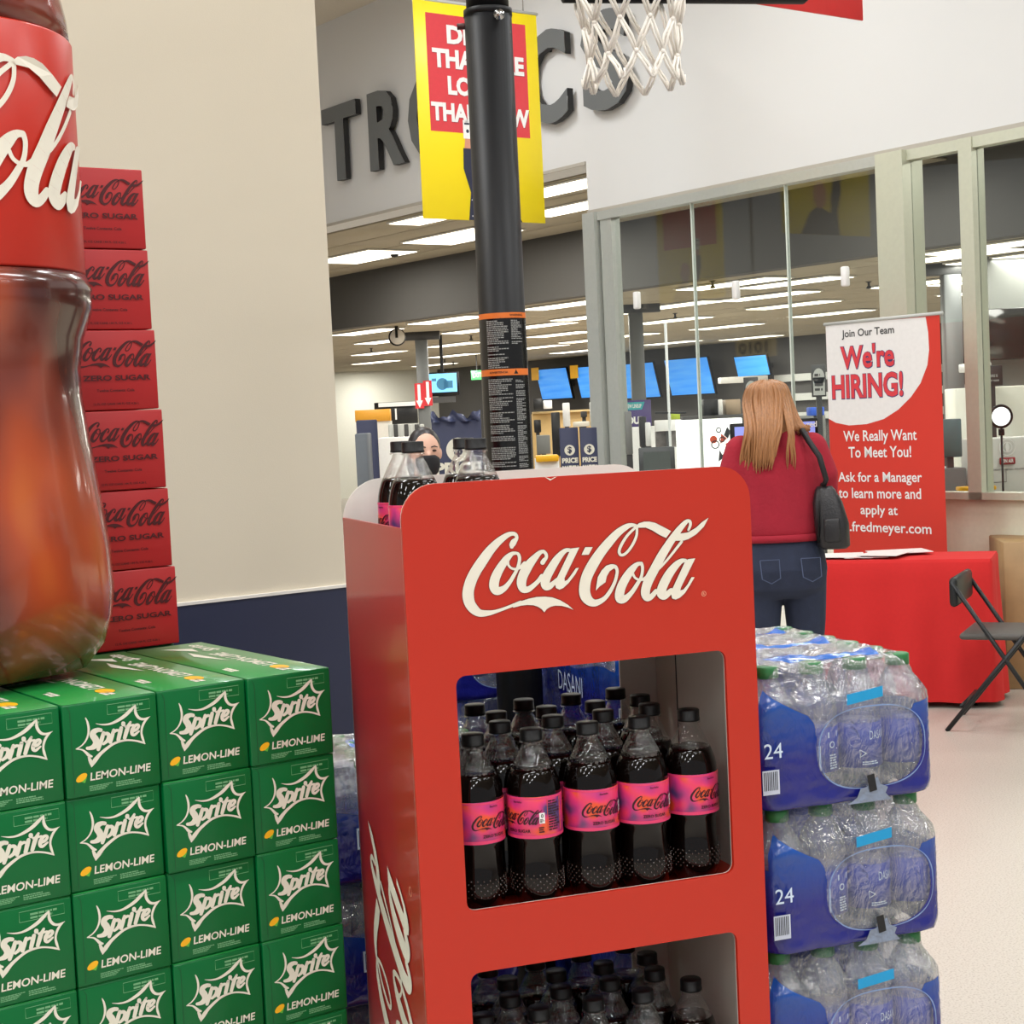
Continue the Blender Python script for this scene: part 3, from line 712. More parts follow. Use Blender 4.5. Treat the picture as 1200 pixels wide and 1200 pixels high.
bsc = Yb / 2.36
bt = thing('giant_bottle', 'oversized brown cola bottle with a red label standing on the green cartons', 'bottle', (big.x, big.y, BIGZ), SF.rz)
petal = lambda a, z: 1 - (.13 * max(0, (.026 * S - z) / (.026 * S)) * (0.5 + .5 * cos(5 * a)))
bt.scale = (bsc,) * 3
prof = [(0.0, .03), (.07, .02), (.13, .0), (.185, .012), (.212, .045), (.224, .085), (.228, .125), (.224, .19), (.214, .27), (.205, .34), (.198, .40), (.197, .44), (.204, .485), (.219, .525), (.221, .555), (.214, .575)]
petal = lambda a, z: 1 - (.13 * max(0, (.15 - z) / .15) * (0.5 + .5 * cos(5 * a)))
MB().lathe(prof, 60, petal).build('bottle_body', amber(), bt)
BL = .577; RB_ = .211
MB().lathe([(RB_, BL), (RB_ + .002, BL + .003), (RB_ + .002, BL + .327), (RB_, BL + .33)], 60).build('label', mat('giant_label_red', (190, 40, 24), .35, nscale=3), bt)
MB().lathe([(r, BL + .33 + z) for r, z in [(.210, 0), (.207, .036), (.195, .096), (.168, .168), (.12, .252), (.087, .312), (.077, .348), (.077, .396)]], 48).build('bottle_shoulder', mat('amber_glow_print', (0, 0, 0)), bt)
MB().lathe([(.088, BL + .33 + .372), (.088, BL + .33 + .468), (0, BL + .33 + .471)], 40).build('cap', ZRED, bt)
Rb = RB_ + .0035
prt('lettering', logo(-.395, BL + .075, .66), cyl_map(Rb, -pi / 2 + .0), CREAM, bt, dn='r', step=.0002)

# ================================================================== WATER MULTIPACKS
PW, PD, PH = .288, .425, .2005
def print_film():
    """shrink film: clear, with a blue printed band that leaves an oval window on the short end"""
    m = bpy.data.materials.new('printed_shrink_film'); m.use_nodes = True; nt = m.node_tree; N = nt.nodes; L = nt.links
    b = N['Principled BSDF']; out = N['Material Output']; b.inputs['Roughness'].default_value = .22; b.inputs['Coat Weight'].default_value = .4
    at = N.new('ShaderNodeAttribute'); at.attribute_name = 'ink'
    tc = N.new('ShaderNodeTexCoord'); sx = N.new('ShaderNodeSeparateXYZ'); L.new(tc.outputs['Object'], sx.inputs[0])
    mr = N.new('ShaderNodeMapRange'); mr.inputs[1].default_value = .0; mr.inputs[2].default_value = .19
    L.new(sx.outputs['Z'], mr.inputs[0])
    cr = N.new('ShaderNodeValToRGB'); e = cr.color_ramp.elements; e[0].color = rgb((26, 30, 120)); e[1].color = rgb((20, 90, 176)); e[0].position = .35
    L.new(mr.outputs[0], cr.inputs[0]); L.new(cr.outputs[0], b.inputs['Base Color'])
    nz = N.new('ShaderNodeTexNoise'); nz.inputs['Scale'].default_value = 38; nz.inputs['Detail'].default_value = 2.5; nz.inputs['Distortion'].default_value = 2.2
    mp = N.new('ShaderNodeMapping'); mp.inputs['Scale'].default_value = (1, 1, .55); L.new(tc.outputs['Object'], mp.inputs[0]); L.new(mp.outputs[0], nz.inputs['Vector'])
    bp = N.new('ShaderNodeBump'); bp.inputs['Strength'].default_value = .75; bp.inputs['Distance'].default_value = .012; L.new(nz.outputs['Fac'], bp.inputs['Height'])
    bp2 = N.new('ShaderNodeBump'); bp2.inputs['Strength'].default_value = .35; bp2.inputs['Distance'].default_value = .006; L.new(nz.outputs['Fac'], bp2.inputs['Height']); L.new(bp2.outputs[0], b.inputs['Normal'])
    t = N.new('ShaderNodeBsdfTransparent'); t.inputs[0].default_value = (.95, .96, .98, 1)
    g = N.new('ShaderNodeBsdfGlossy'); g.inputs['Roughness'].default_value = .12; L.new(bp.outputs[0], g.inputs['Normal'])
    lw = N.new('ShaderNodeLayerWeight'); lw.inputs[0].default_value = .36; L.new(bp.outputs[0], lw.inputs['Normal'])
    m2 = N.new('ShaderNodeMapRange'); m2.inputs[3].default_value = .05; m2.inputs[4].default_value = .85; L.new(lw.outputs['Facing'], m2.inputs[0])
    mx = N.new('ShaderNodeMixShader'); L.new(m2.outputs[0], mx.inputs[0]); L.new(t.outputs[0], mx.inputs[1]); L.new(g.outputs[0], mx.inputs[2])
    df = N.new('ShaderNodeBsdfDiffuse'); df.inputs[0].default_value = (.82, .86, .92, 1); md = N.new('ShaderNodeMixShader'); md.inputs[0].default_value = .06; L.new(mx.outputs[0], md.inputs[1]); L.new(df.outputs[0], md.inputs[2])
    gt = N.new('ShaderNodeMapRange'); gt.inputs[1].default_value = -.06; gt.inputs[2].default_value = .06; L.new(at.outputs['Fac'], gt.inputs[0])
    m3 = N.new('ShaderNodeMixShader'); L.new(gt.outputs[0], m3.inputs[0]); L.new(md.outputs[0], m3.inputs[1]); L.new(b.outputs[0], m3.inputs[2])
    L.new(m3.outputs[0], out.inputs[0]); return m
PFILM = print_film()
WATB = film('water_bottle_plastic', (.95, .975, .99), .06, .08, .8, white=.10, bump=.5, bscale=90)
WLAB = mat('water_label_blue', (14, 48, 158), .35, nscale=20); WCAP = mat('green_cap', (40, 116, 62), .4); SKY = mat('sky_blue_print', (20, 150, 205), .4)
WTXT = mat('pale_ink', (205, 222, 240), .5, noise=0)
def waterbottle(parent, x, y, z0, meshes):
    b = bpy.data.objects.new('water_bottle', meshes[0]); COL.objects.link(b); b.parent = parent; b.location = (x, y, z0)
    for nm, me in (('cap', meshes[1]), ('label', meshes[2])):
        c = bpy.data.objects.new(nm, me); COL.objects.link(c); c.parent = b
def wmesh():
    prof = [(0, .003), (.026, 0), (.032, .006), (.034, .015), (.0325, .024), (.034, .033), (.034, .112), (.0325, .120), (.034, .130), (.033, .142), (.029, .156), (.021, .170), (.0145, .179), (.0135, .185)]
    a = MB().lathe(prof, 20).mesh('water_bottle', WATB)
    c = MB().lathe([(.0165, .182), (.0165, .1965), (.0155, .198), (0, .198)], 24, lambda a, z: 1 + .04 * cos(12 * a)).mesh('cap', WCAP)
    l = MB().lathe([(.0353, .045), (.0353, .108)], 20).mesh('label', WLAB)
    return a, c, l
WM = wmesh()
def pack_film(seed, fold=.5):
    r = random.Random(seed); n = 176; m = 22; vs = []; ink = []
    hw, hd, cr_ = PW / 2, PD / 2, .03
    per = []
    # rounded rectangle perimeter; t param with side info
    def perim(k):
        s = k / n * 2 * (PW + PD)
        if s < PW: return (-hw + s, -hd, 'f', s / PW)
        s -= PW
        if s < PD: return (hw, -hd + s, 'r', s / PD)
        s -= PD
        if s < PW: return (hw - s, hd, 'b', s / PW)
        s -= PW; return (-hw, hd - s, 'l', s / PD)
    def inset(x, y, zf):
        # corners rounded; bottles bulge a little
        ax = max(0, abs(x) - (hw - cr_)); ay = max(0, abs(y) - (hd - cr_)); l = math.hypot(ax, ay)
        if l > cr_ * .999 and ax > 0 and ay > 0: x -= math.copysign(ax * (1 - cr_ / l), x); y -= math.copysign(ay * (1 - cr_ / l), y)
        return x, y
    prof = [(0, .012), (.004, .004), (.02, 0), (.05, 0), (.07, 0), (.09, 0), (.11, 0), (.125, 0), (.14, .001), (.15, .004), (.16, .010), (.17, .016), (.18, .020), (.19, .022), (.197, .026), (.2005, .036)]
    fine = []
    for (za, ia), (zb2, ib) in zip(prof, prof[1:]):
        q_ = max(1, round((zb2 - za) / .0055))
        fine += [(za + (zb2 - za) * t_ / q_, ia + (ib - ia) * t_ / q_) for t_ in range(q_)]
    prof = fine + [prof[-1]]
    rows = []
    for z, ins in prof:
        row = []
        for k in range(n):
            x, y, sd, f = perim(k); x, y = inset(x, y, z)
            nx, ny = -x / hw, -y / hd
            l = math.hypot(nx, ny) or 1
            sc = 1
            bul = .0025 * abs(sin(pi * f * (4 if sd in 'fb' else 6)))
            d = ins - bul + r.uniform(-.0011, .0011)
            if sd in 'fb': y2 = y - math.copysign(d, y); x2 = x * (1 - ins / hw)
            else: x2 = x - math.copysign(d, x); y2 = y * (1 - ins / hd)
            row.append(len(vs)); vs.append((x2, y2, z))
            a = f if sd == 'f' else (1 - f if sd == 'b' else None)
            if a is not None:
                if sd == 'b': a = 1 - a
                top = .128 + (.042 * (1 - a / .3) if a < .3 else 0) + (.010 * (a - .8) / .2 if a > .8 else 0)
                if a > .3: top -= .04 * min(1, (a - .3) / .05) * min(1, max(0, (.86 - a) / .05))
                ell = (abs((a - .62) / .295) ** 2.6 + abs((z - .078) / .058) ** 2.6) ** (1 / 2.6)
                v = min(top - z, (ell - 1) * .058) * 60
            else: v = (.116 + .010 * sin(f * 9) - z) * 60
            ink.append(v)
        rows.append(row)
    fs = []
    for a, b in zip(rows, rows[1:]):
        for k in range(n): j = (k + 1) % n; fs.append((a[k], a[j], b[j], b[k]))
    # top sheet: grid draped over the caps with folds
    G = 26; H = 38; x_in = hw - .036; y_in = hd - .036; grid = []
    for i in range(G + 1):
        g = []
        for j in range(H + 1):
            x = -x_in + 2 * x_in * i / G; y = -y_in + 2 * y_in * j / H
            cx = abs(((x + hw) / .072) % 1 - .5) * 2; cy = abs(((y + hd) / (PD / 6)) % 1 - .5) * 2
            dip = .012 * (cx ** 2 * .3 + cy ** 2) * (1 if 0 < i < G and 0 < j < H else .1)
            vs.append((x, y, .2012 - dip + r.uniform(-.0012, .0012)))
            ink.append(min((sin(y * 46 + 2 * sin(x * 17 + seed)) - .45) * 2, ((y + hd) / PD - .08) * 20, (.94 - (y + hd) / PD) * 20, (min(i, G - i) - 1) * .6))
            g.append(len(vs) - 1)
        grid.append(g)
    for i in range(G):
        for j in range(H): fs.append((grid[i][j], grid[i + 1][j], grid[i + 1][j + 1], grid[i][j + 1]))
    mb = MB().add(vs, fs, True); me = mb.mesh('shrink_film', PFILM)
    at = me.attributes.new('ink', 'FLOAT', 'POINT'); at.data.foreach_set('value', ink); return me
FILMS = [pack_film(s) for s in (1, 2, 3)]
def pack_prints(root, which=0):
    y = -PD / 2 - .0045; f = lambda a, z: (-PW / 2 + a * PW, y, z)
    g = lambda sh: sh
    xm = lambda x, z: (-PW / 2 + x, y, z)
    prt('count_print', textfit('24', .008, .078, h=.021, bold=.0), xm, WTXT, root)
    prt('barcode', quad(.004, .028, .030, .062), xm, mat('barcode_white', (196, 204, 220), .5), root)
    prt('barcode_lines', merge(*[quad(.006 + i * .0028, .034, .0073 + i * .0028, .060) for i in range(8)]), lambda x, z: (-PW / 2 + x, y - .0004, z), BLACKM, root)
    if which == 0:
        prt('neck_print', merge(quad(.142, .151, .200, .166)), lambda x, z: (-PW / 2 + x, y + .004, z + (x - .17) * .12 - 16 * (x - .1715) ** 2 * .6), SKY, root)
    s = PW / 2 + .003
    for sgn in (1, -1):
        mp = (lambda x, z: (s, x, z)) if sgn > 0 else (lambda x, z: (-s, -x, z))
        prt('name_print', textfit('DASANI', 0, .058, w=.125, h=.036, cx=0, bold=-.005), mp, WTXT, root)
    # seam of clear film at the foot of the short end
    prt('window_rim', ribbon([(PW * (.62 + .295 * math.copysign(abs(cos(t_)) ** (2 / 2.6), cos(t_))), .078 + .058 * math.copysign(abs(sin(t_)) ** (2 / 2.6), sin(t_)), .0014 + .0006 * sin(5 * t_)) for t_ in [2 * pi * i_ / 48 for i_ in range(49)]], 1, False), lambda x, z: (-PW / 2 + x, y, z), mat('pale_film_rim', (120, 145, 190), .25), root)
    prt('film_seam', poly([(.135, 0), (.205, 0), (.196, .010), (.200, .018), (.188, .024), (.184, .034), (.172, .030), (.166, .022), (.156, .020), (.150, .008)]), lambda x, z: (-PW / 2 + x, y - .001, z), mat('clear_film_seam', (128, 140, 160), .2, bump=.8, bscale=60), root)
    prt('tape_mark', poly([(.170, .014), (.182, .016), (.178, .040), (.166, .038)]), lambda x, z: (-PW / 2 + x, y - .002, z), BLACKM, root)
def label_prints(root):
    """labels seen through the window on the short end"""
    for i, cx in enumerate((.1088, .1791)):
        mp = lambda x, z, cx=cx: (-PW / 2 + cx + .0356 * sin(x / .0356), -PD / 2 + .0395 - .0356 * cos(x / .0356), z)
        if i == 0:
            prt('label_print', merge(quad(-.020, .050, -.008, .085), quad(.004, .095, .024, .103), textfit('O', .006, .080, h=.010), greek(.006, .05, .024, .072, 6, seed=3)), mp, WTXT, root)
        else:
            prt('label_print', merge(textfit('DASANI', .0, .086, w=.032, h=.0125, bold=0), greek(-.012, .05, .022, .056, 2, seed=7), ring(-.012, .067, .006, .0016, 3)), mp, WTXT, root)
def make_pack(k, bottles, label, group, loc, rz):
    t = thing('water_pack', label, 'water pack', loc, rz, group)
    o = bpy.data.objects.new('shrink_film', FILMS[k % 3]); COL.objects.link(o); o.parent = t
    pack_prints(o, 0)
    for i in range(4):
        for j in range(6):
            if bottles == 'all' or (bottles == 'front' and (j == 0 or i in (0, 3))) or (bottles == 'top' ):
                waterbottle(t, -PW / 2 + .0385 + i * .0703, -PD / 2 + .0395 + j * .0692, .0015, WM)
    label_prints(t)
    return t
G1 = 'water multipacks stacked right of the red stand'
WU, WV = .497 + PW / 2, .03 + PD / 2
T3 = ['top tier', 'second tier', 'third tier', 'fourth tier', 'bottom tier']
for r in range(5):
    ju = [0, .003, .006, .008, .004][r]
    make_pack(r, 'front' if r < 3 else 'none', 'blue wrapped water multipack beside the red stand, front column, %s' % T3[r], G1, DF.p(WU + ju, WV, .996 - r * .2035), DF.rz + [0, .02, -.02, 0, 0][r])
make_pack(2, 'front', 'blue wrapped water multipack in the second column behind the front right stack, topmost', G1, DF.p(WU + .02, WV + PD + .13, .996), DF.rz - .01)
make_pack(1, 'none', 'blue wrapped water multipack in the second column behind the front right stack, below its topmost', G1, DF.p(WU + .02, WV + PD + .13, .996 - .2035), DF.rz)
FARV = WV + 2 * PD + .46
make_pack(0, 'front', 'blue wrapped water multipack at the far end of the right hand stack, topmost', G1, DF.p(WU + .03, FARV, 1.0), DF.rz + .02)
for i, (b_, hgt) in enumerate(((WV + PD + .13, .996 - .2035), (FARV, 1.0))):
    tag(MB().rbox(-PW / 2 + .01, PW / 2 - .01, -PD / 2 + .01, PD / 2 - .01, .13, hgt - .002, .01).build('stock_carton', mat('blue_stock_wrap', (26, 40, 120), .3, bump=.6, bscale=40), None, DF.p(WU + .02, b_, 0), DF.rz), ['blue wrapped stock block hidden under the second water column', 'blue wrapped stock block hidden under the far water column'][i], 'stock')
pallet(Frame(DF.p(WU - PW / 2, .03, 0)[:2], 18.75), 0, PW, 0, 2 * PD + .14, .996 - 4 * .2035, 'wooden pallet under the right hand water packs')
pallet(Frame(DF.p(WU - PW / 2 + .03, FARV - PD / 2, 0)[:2], 18.75), 0, PW, 0, PD, .13, 'wooden pallet under the far water pack')
# between the cartons and the stand, long side to the front
G2 = 'water multipacks behind the red stand'
q = on_plane(400, 890, DF.p(0, .60, 0), DF.v); LZ = q.z - PH - .008
for r in range(4):
    make_pack(r + 1, 'all' if r < 2 else 'none', 'blue wrapped water multipack between the green cartons and the red stand, %s' % T3[r], G2, DF.p(.12, .60 + PW / 2, LZ - r * .2035), DF.rz - pi / 2)
pallet(Frame(DF.p(.12 - PD / 2, .60, 0)[:2], 18.75), 0, PD, 0, PW, LZ - 3 * .2035, 'wooden pallet under the left hand water packs')
# behind the pole
o2 = at_y(606, 790, 3.22); A2, B2, _ = DF.inv(o2); A2 += .10
for r in range(2):
    make_pack(r, 'all' if r == 0 else 'none', 'blue wrapped water multipack behind the black pole on its right, %s' % T3[r], G2, DF.p(A2 + PD / 2 + .012, B2 + PW / 2, 1.01 - r * .2035), DF.rz - pi / 2)
    make_pack(r + 1, 'front' if r == 0 else 'none', 'blue wrapped water multipack behind the black pole on its left, %s' % T3[r], G2, DF.p(A2 - PW / 2 - .002, B2 + PD / 2, 1.01 - r * .2035), DF.rz)
tag(MB().rbox(A2 - PW, A2 + PD - .02, B2 + .01, B2 + PW - .02, 0.0, 1.01 - .2035 - .002, .01).build('stock_carton', mat('blue_stock_wrap', (26, 40, 120)), None, DF.p(0, 0, 0), DF.rz), 'blue wrapped stock block hidden under the packs behind the pole', 'stock')

# ================================================================== BASKETBALL HOOP
PYY = 3.07; pb = at_y(585, 300, PYY)
hp = thing('basketball_hoop', 'black steel basketball hoop pole with warning label, backboard arm and white cord net', 'basketball hoop', (pb.x, pb.y, 0), 0)
tilt = lambda z: (0, 0, z)
Rp = .0435
POLEM = mat('black_powder_coat', (13, 13, 15), .45, nscale=2, spec=.25)
zc = at_y(576, 12, PYY).z
MB().tube([(0, 0, .02), (0, 0, zc)], Rp, 40).build('lower_pole', POLEM, hp)
MB().tube([(0, 0, zc - .02), (0, 0, 3.35)], Rp * .90, 32).build('upper_pole', POLEM, hp)
MB().lathe([(Rp * 1.03, zc - .012), (Rp * 1.03, zc), (Rp * .9, zc + .001)], 40).build('pole_collar', POLEM, hp)
q = at_y(585, 17, PYY - Rp)
mb = MB().lathe([(.010, 0), (.010, .003), (.0055, .004), (.0055, .010), (0, .0105)], 20); mb.tf(lambda v: (v[0], -v[2], v[1]))
o = mb.build('bolt', STEEL, hp, (q.x - pb.x, -Rp * .98, q.z))
q = at_y(543, 31, PYY); MB().tube([(-Rp - .014, 0, q.z), (-Rp + .01, 0, q.z)], .006, 12).build('bolt', mat('dark_red_bolt', (60, 16, 14)), hp)
# warning label round the pole
z0, z1 = at_y(598, 552, PYY - Rp).z, at_y(594, 366, PYY - Rp).z; zm = at_y(595, 436, PYY - Rp).z
rl = Rp + .0008; cm = cyl_map(rl + .0003)
n = 40; vs = []; ww = .061
for i in range(n + 1): x = -ww + 2 * ww * i / n; vs += [cyl_map(rl)(x, z0), cyl_map(rl)(x, z1)]
lb = MB().add(vs, [(2 * i, 2 * i + 2, 2 * i + 3, 2 * i + 1) for i in range(n)], True).build('warning_label', mat('black_label', (16, 16, 17), .22), hp)
def band(x0, x1, za, zb, nm, m, r=rl + .0002):
    n = 30; vs = []; c = cyl_map(r)
    for i in range(n + 1): x = x0 + (x1 - x0) * i / n; vs += [c(x, za), c(x, zb)]
    return MB().add(vs, [(2 * i, 2 * i + 2, 2 * i + 3, 2 * i + 1) for i in range(n)]).build(nm, m, lb)
band(-ww, ww, z1 - .010, z1, 'orange_strip', ORANGE); band(-ww, ww, zm - .006, zm + .006, 'orange_strip', ORANGE)
band(-ww, -ww + .0012, z0, z1, 'label_border', GREYTXT); band(ww - .0012, ww, z0, z1, 'label_border', GREYTXT)
tri = lambda x, z, s: [(x - s, z - s * .8), (x + s, z - s * .8), (x, z + s)]
prt('strip_print', merge(textfit('WARNING', .014, z1 - .0072, h=.0045), textfit('ADVERTENCIA', -.030, zm - .002, h=.004), poly(tri(.022, zm, .0045))), cyl_map(rl + .0004), BLACKM, lb)
tx = []
def para(x0, x1, za, zb, seed, rh=.0034):
    r = random.Random(seed); z = za
    while z > zb:
        if r.random() < .13: z -= rh; continue
        x = x0; e = x0 + (x1 - x0) * r.choice([1, 1, .95, .8, .55])
        while x < e:
            w = r.uniform(.0015, .006); xe = min(x + w, e); tx.append(quad(x, z - rh * .55, xe, z)); x = xe + .0009
        z -= rh
para(-.032, .010, z1 - .014, zm + .010, 11); para(.016, .040, z1 - .014, zm + .050, 12, .003)
para(-.034, .014, zm - .012, z0 + .008, 13); para(.020, .042, zm - .012, z0 + .006, 14, .0028)
prt('warning_text', merge(*tx), cyl_map(rl + .0003), GREYTXT, lb)
# arms, backboard and rim
bb = at_y(955, -4, 3.9); zb_ = at_y(850, -8, 3.75).z
bz = 2.76
MB().tube([(0, 0, 3.0), (.30, .35, 3.12)], .018, 12).build('arm', POLEM, hp); MB().tube([(0, 0, 3.2), (.30, .35, 3.32)], .018, 12).build('arm', POLEM, hp)
# backboard runs to the right, its lower frame bar showing at the top of the picture
L0 = at_y(660, -6, 3.55) - Vector((pb.x, pb.y, 0)); L1 = at_y(952, -4, 3.75) - Vector((pb.x, pb.y, 0))
MB().tube([L0, L0.lerp(L1, .96), L1 + Vector((0, 0, .015))], [.017, .017, .012], 14).build('backboard_bar', POLEM, hp)
d = (L1 - L0); d.z = 0; d.normalize(); nrm = Vector((-d.y, d.x, 0))
def bbp(x, z, y=0): return tuple(L0 + d * x + Vector((0, 0, z)) + nrm * y)
BL_ = (L1 - L0).length
vs = [bbp(x, z, y) for y in (-.006, .006) for x, z in ((0, .02), (BL_ + .02, .02), (BL_ + .02, .66), (0, .66))]
bbm = film('acrylic_board', (.93, .95, .96), .02, .05, .5)
MB().add(vs, [(0, 1, 2, 3), (7, 6, 5, 4), (0, 4, 5, 1), (1, 5, 6, 2), (2, 6, 7, 3), (3, 7, 4, 0)]).build('backboard', bbm, hp)
# rim and net
rc_ = at_y(736, -60, 3.55); rr = .115; cx, cy, czr = rc_.x - pb.x, rc_.y - pb.y, rc_.z
MB().tube([(cx + rr * 1.25 * cos(2 * pi * i / 36), cy + rr * 1.25 * sin(2 * pi * i / 36), czr) for i in range(36)], .008, 8, closed=True).build('rim', mat('orange_rim', (214, 84, 40)), hp)
MB().tube([(cx - rr * 1.25, cy, czr), (0, 0, czr - .01)], .011, 8).build('rim_bracket', POLEM, hp)
net = MB(); K = 10; q = at_y(736, 104, 3.55); zl = q.z
levels = [(czr, 1.25), (czr - (czr - zl) * .30, 1.06), (czr - (czr - zl) * .56, .88), (czr - (czr - zl) * .80, .84), (zl + .004, .90)]
rn = random.Random(5)
def npnt(k, lv, r=None): a = 2 * pi * k / K; R = rr * levels[lv][1]; return Vector((cx + R * cos(a), cy + R * sin(a), levels[lv][0] + (rn.uniform(-.006, .006) if r else 0)))
for lv in range(4):
    for k in range(K):
        h = .5 * (lv % 2); A_ = npnt(k + h, lv)
        for s in (-.5, .5):
            B_ = npnt(k + h + s, lv + 1); mid = (A_ + B_) / 2 + Vector((cos(k) * .004, sin(k) * .004, 0)) 
            for dx in (-.0025, .003): net.tube([A_ + Vector((dx, 0, 0)), mid + Vector((dx * 1.6, dx, 0)), B_ + Vector((dx, 0, 0))], .0032, 6)
    for k in range(K):
        if lv < 3: net.sphere(npnt(k + .5 * ((lv + 1) % 2), lv + 1), .0062, n=5)
for k in range(K):
    b_ = npnt(k + 0, 4); net.tube([b_ + Vector((-.006, 0, .02)), b_ + Vector((-.005, 0, .004)), b_ + Vector((0, 0, 0)), b_ + Vector((.006, 0, .004)), b_ + Vector((.006, 0, .02))], .0028, 6)
net.build('net', mat('white_cord', (238, 232, 222), .7), hp)
MB().lathe([(.11, 0), (.12, .01), (.10, .02), (.05, .03), (.046, .05)], 24).build('base', POLEM, hp)
# red board seen past the bar
b_ = at_y(1012, 24, 5.2)
rs = thing('hanging_sign', 'red hanging sign corner at the top edge, right of the black backboard bar', 'sign', b_, GR)
MB().rbox(-.55, 0, 0, .008, 0, .8, .002, 1).build('sign_board', mat('sign_red', (214, 50, 50), .4), rs)
for x in (-.45, -.1): MB().tube([(x, .004, .8), (x, .004, CEIL - b_.z)], .003, 6).build('hanger', STEEL, rs)

# ================================================================== YELLOW HANGING SIGN
YELS = mat('yellow_sign', (255, 226, 20), .38, nscale=2); REDS = mat('sign_red_panel', (216, 62, 70), .4)
SKIN = mat('skin_print', (214, 150, 120), .6); NVP = mat('navy_sleeve_print', (38, 42, 66), .6)
q = at_y(482 + 14, 256, 10.0); HF = Frame((q.x, q.y), 36.5); HP = HF.p(0, 0, 0)
def hs(x, y): a, b, z = HF.inv(on_plane(x, y, HP, HF.v)); return a, z
x1, z1_ = hs(640, 264); x0, z0_ = hs(497, 256); _, zt_ = hs(482, -2); xt, _ = hs(630, 15)
def hang_sign(name, label, F, w, h, zb, lines, person=True, mirror=False, front_only=False):
    t = thing(name, label, 'sign', F.p(0, 0, zb), F.rz)
    MB().rbox(0, w, -.004, .004, 0, h, .002, 1).build('sign_board', YELS, t)
    MB().tube([(-.01, 0, h + .006), (w + .01, 0, h + .006)], .011, 8).build('top_rail', LTG, t)
    for x in (.1, w - .1): MB().tube([(x, 0, h + .01), (x, 0, CEIL - zb)], .003, 6).build('hanger', STEEL, t)
    for side in (-1, 1):
        f = (lambda a, b, o=.0: (a, -.005 - o, b)) if side < 0 else (lambda a, b, o=.0: (w - a, .005 + o, b))
        prt('red_panel', quad(.09 * w, .405 * h, .90 * w, .945 * h), lambda a, b: f(a, b), REDS, t)
        out = []; shd = []
        for (s, yy, ww_) in lines:
            out.append(textfit(s, 0, yy * h, h=.088 * h, cx=.5 * w, bold=.045, w=ww_ * w))
        shd = merge(*out); V = [(a + .004 * w, b - .004 * w) for a, b in shd[0]]
        prt('lettering_shadow', (V, shd[1]), lambda a, b: f(a, b, .001), mat('dark_red_shadow', (150, 40, 60)), t)
        for ln_ in out: prt('lettering', ln_, lambda a, b: f(a, b, .002), PUREW, t)
        if person:
            prt('sleeve_print', merge(poly([(.36 * w, .0), (.47 * w, .0), (.455 * w, .20 * h), (.42 * w, .335 * h), (.34 * w, .335 * h), (.335 * w, .24 * h), (.385 * w, .13 * h)]), poly([(.47 * w, 0), (.80 * w, 0), (.70 * w, .12 * h), (.60 * w, .16 * h), (.46 * w, .12 * h)])), lambda a, b: f(a, b, .001), NVP, t)
            prt('hand_print', merge(poly([(.35 * w, .335 * h), (.415 * w, .335 * h), (.41 * w, .385 * h), (.36 * w, .39 * h)]), disc(.58 * w, .22 * h, .075 * w, .075 * h)), lambda a, b: f(a, b, .0015), SKIN, t)
            prt('phone_print', quad(.345 * w, .38 * h, .415 * w, .465 * h), lambda a, b: f(a, b, .002), PUREW, t)
            prt('phone_mark', merge(quad(.355 * w, .445 * h, .405 * w, .453 * h), disc(.38 * w, .415 * h, .012 * w)), lambda a, b: f(a, b, .0025), NVP, t)
            prt('dot_print', merge(*[disc(.39 * w + i % 3 * .03 * w, .02 * h + i * .025 * h, .004 * w, n=8) for i in range(6)]), lambda a, b: f(a, b, .002), PUREW, t)
    return t
hang_sign('hanging_sign', 'yellow hanging sign with a red panel and white lettering behind the black pole', HF, x1 - x0, zt_ - z0_, z0_, [('DEALS', .812, .50), ('THAT ARE', .699, .745), ('LOWER', .577, .52), ('THAN NOW', .452, .80)])
# second sign hanging by the entrance, seen only as its mirror image in the glass
def mirror(P): P = Vector(P); q = (P - FF.o).dot(FF.u); return P - FF.u * (2 * q)
va, vb = at_y(765, 240, 16.2), at_y(846, 335, 15.6)
ra, rb_ = mirror(va), mirror(vb)
dd = Vector((ra.x - rb_.x, ra.y - rb_.y)); MF = Frame((rb_.x, rb_.y), math.degrees(atan2(dd.y, dd.x)))
hang_sign('hanging_sign', 'yellow hanging sign whose mirrored reflection shows in the upper glass panes', MF, dd.length, 1.25, vb.z - .1, [('YOU CAN', .82, .5), ('COUNT ON', .69, .75)], person=True)
# register light box, mirrored in the glass
for nm, pxs, lab, txt in (('register_sign', (862, 904, 397, 419), 'beige lit register number sign on a bracket, mirrored in the glass', '1010'),):
    va, vb = at_y(pxs[0], pxs[3] + 2, 14.5), at_y(pxs[1], pxs[3] - 2, 14.0); ra, rb_ = mirror(va), mirror(vb); dd = Vector((ra.x - rb_.x, ra.y - rb_.y))
    RF = Frame((rb_.x, rb_.y), math.degrees(atan2(dd.y, dd.x))); w = dd.length; h = .17
    t = thing(nm, lab, 'sign', RF.p(0, 0, (va.z + vb.z) / 2), RF.rz)
    MB().rbox(0, w, -.03, .03, 0, h, .006).build('sign_box', mat('beige_lightbox', (224, 204, 160), .5, emit=(224, 200, 150), estr=.5), t)
    for f in (lambda a, b: (a, -.032, b), lambda a, b: (w - a, .032, b)): prt('lettering', textfit(txt, 0, .035, w=w * .8, h=.10, cx=w / 2, bold=.03), f, BLACKM, t)
    MB().tube([(w / 2, 0, h), (w / 2, 0, CEIL - (va.z + vb.z) / 2)], .012, 8).build('bracket', DARKG, t)

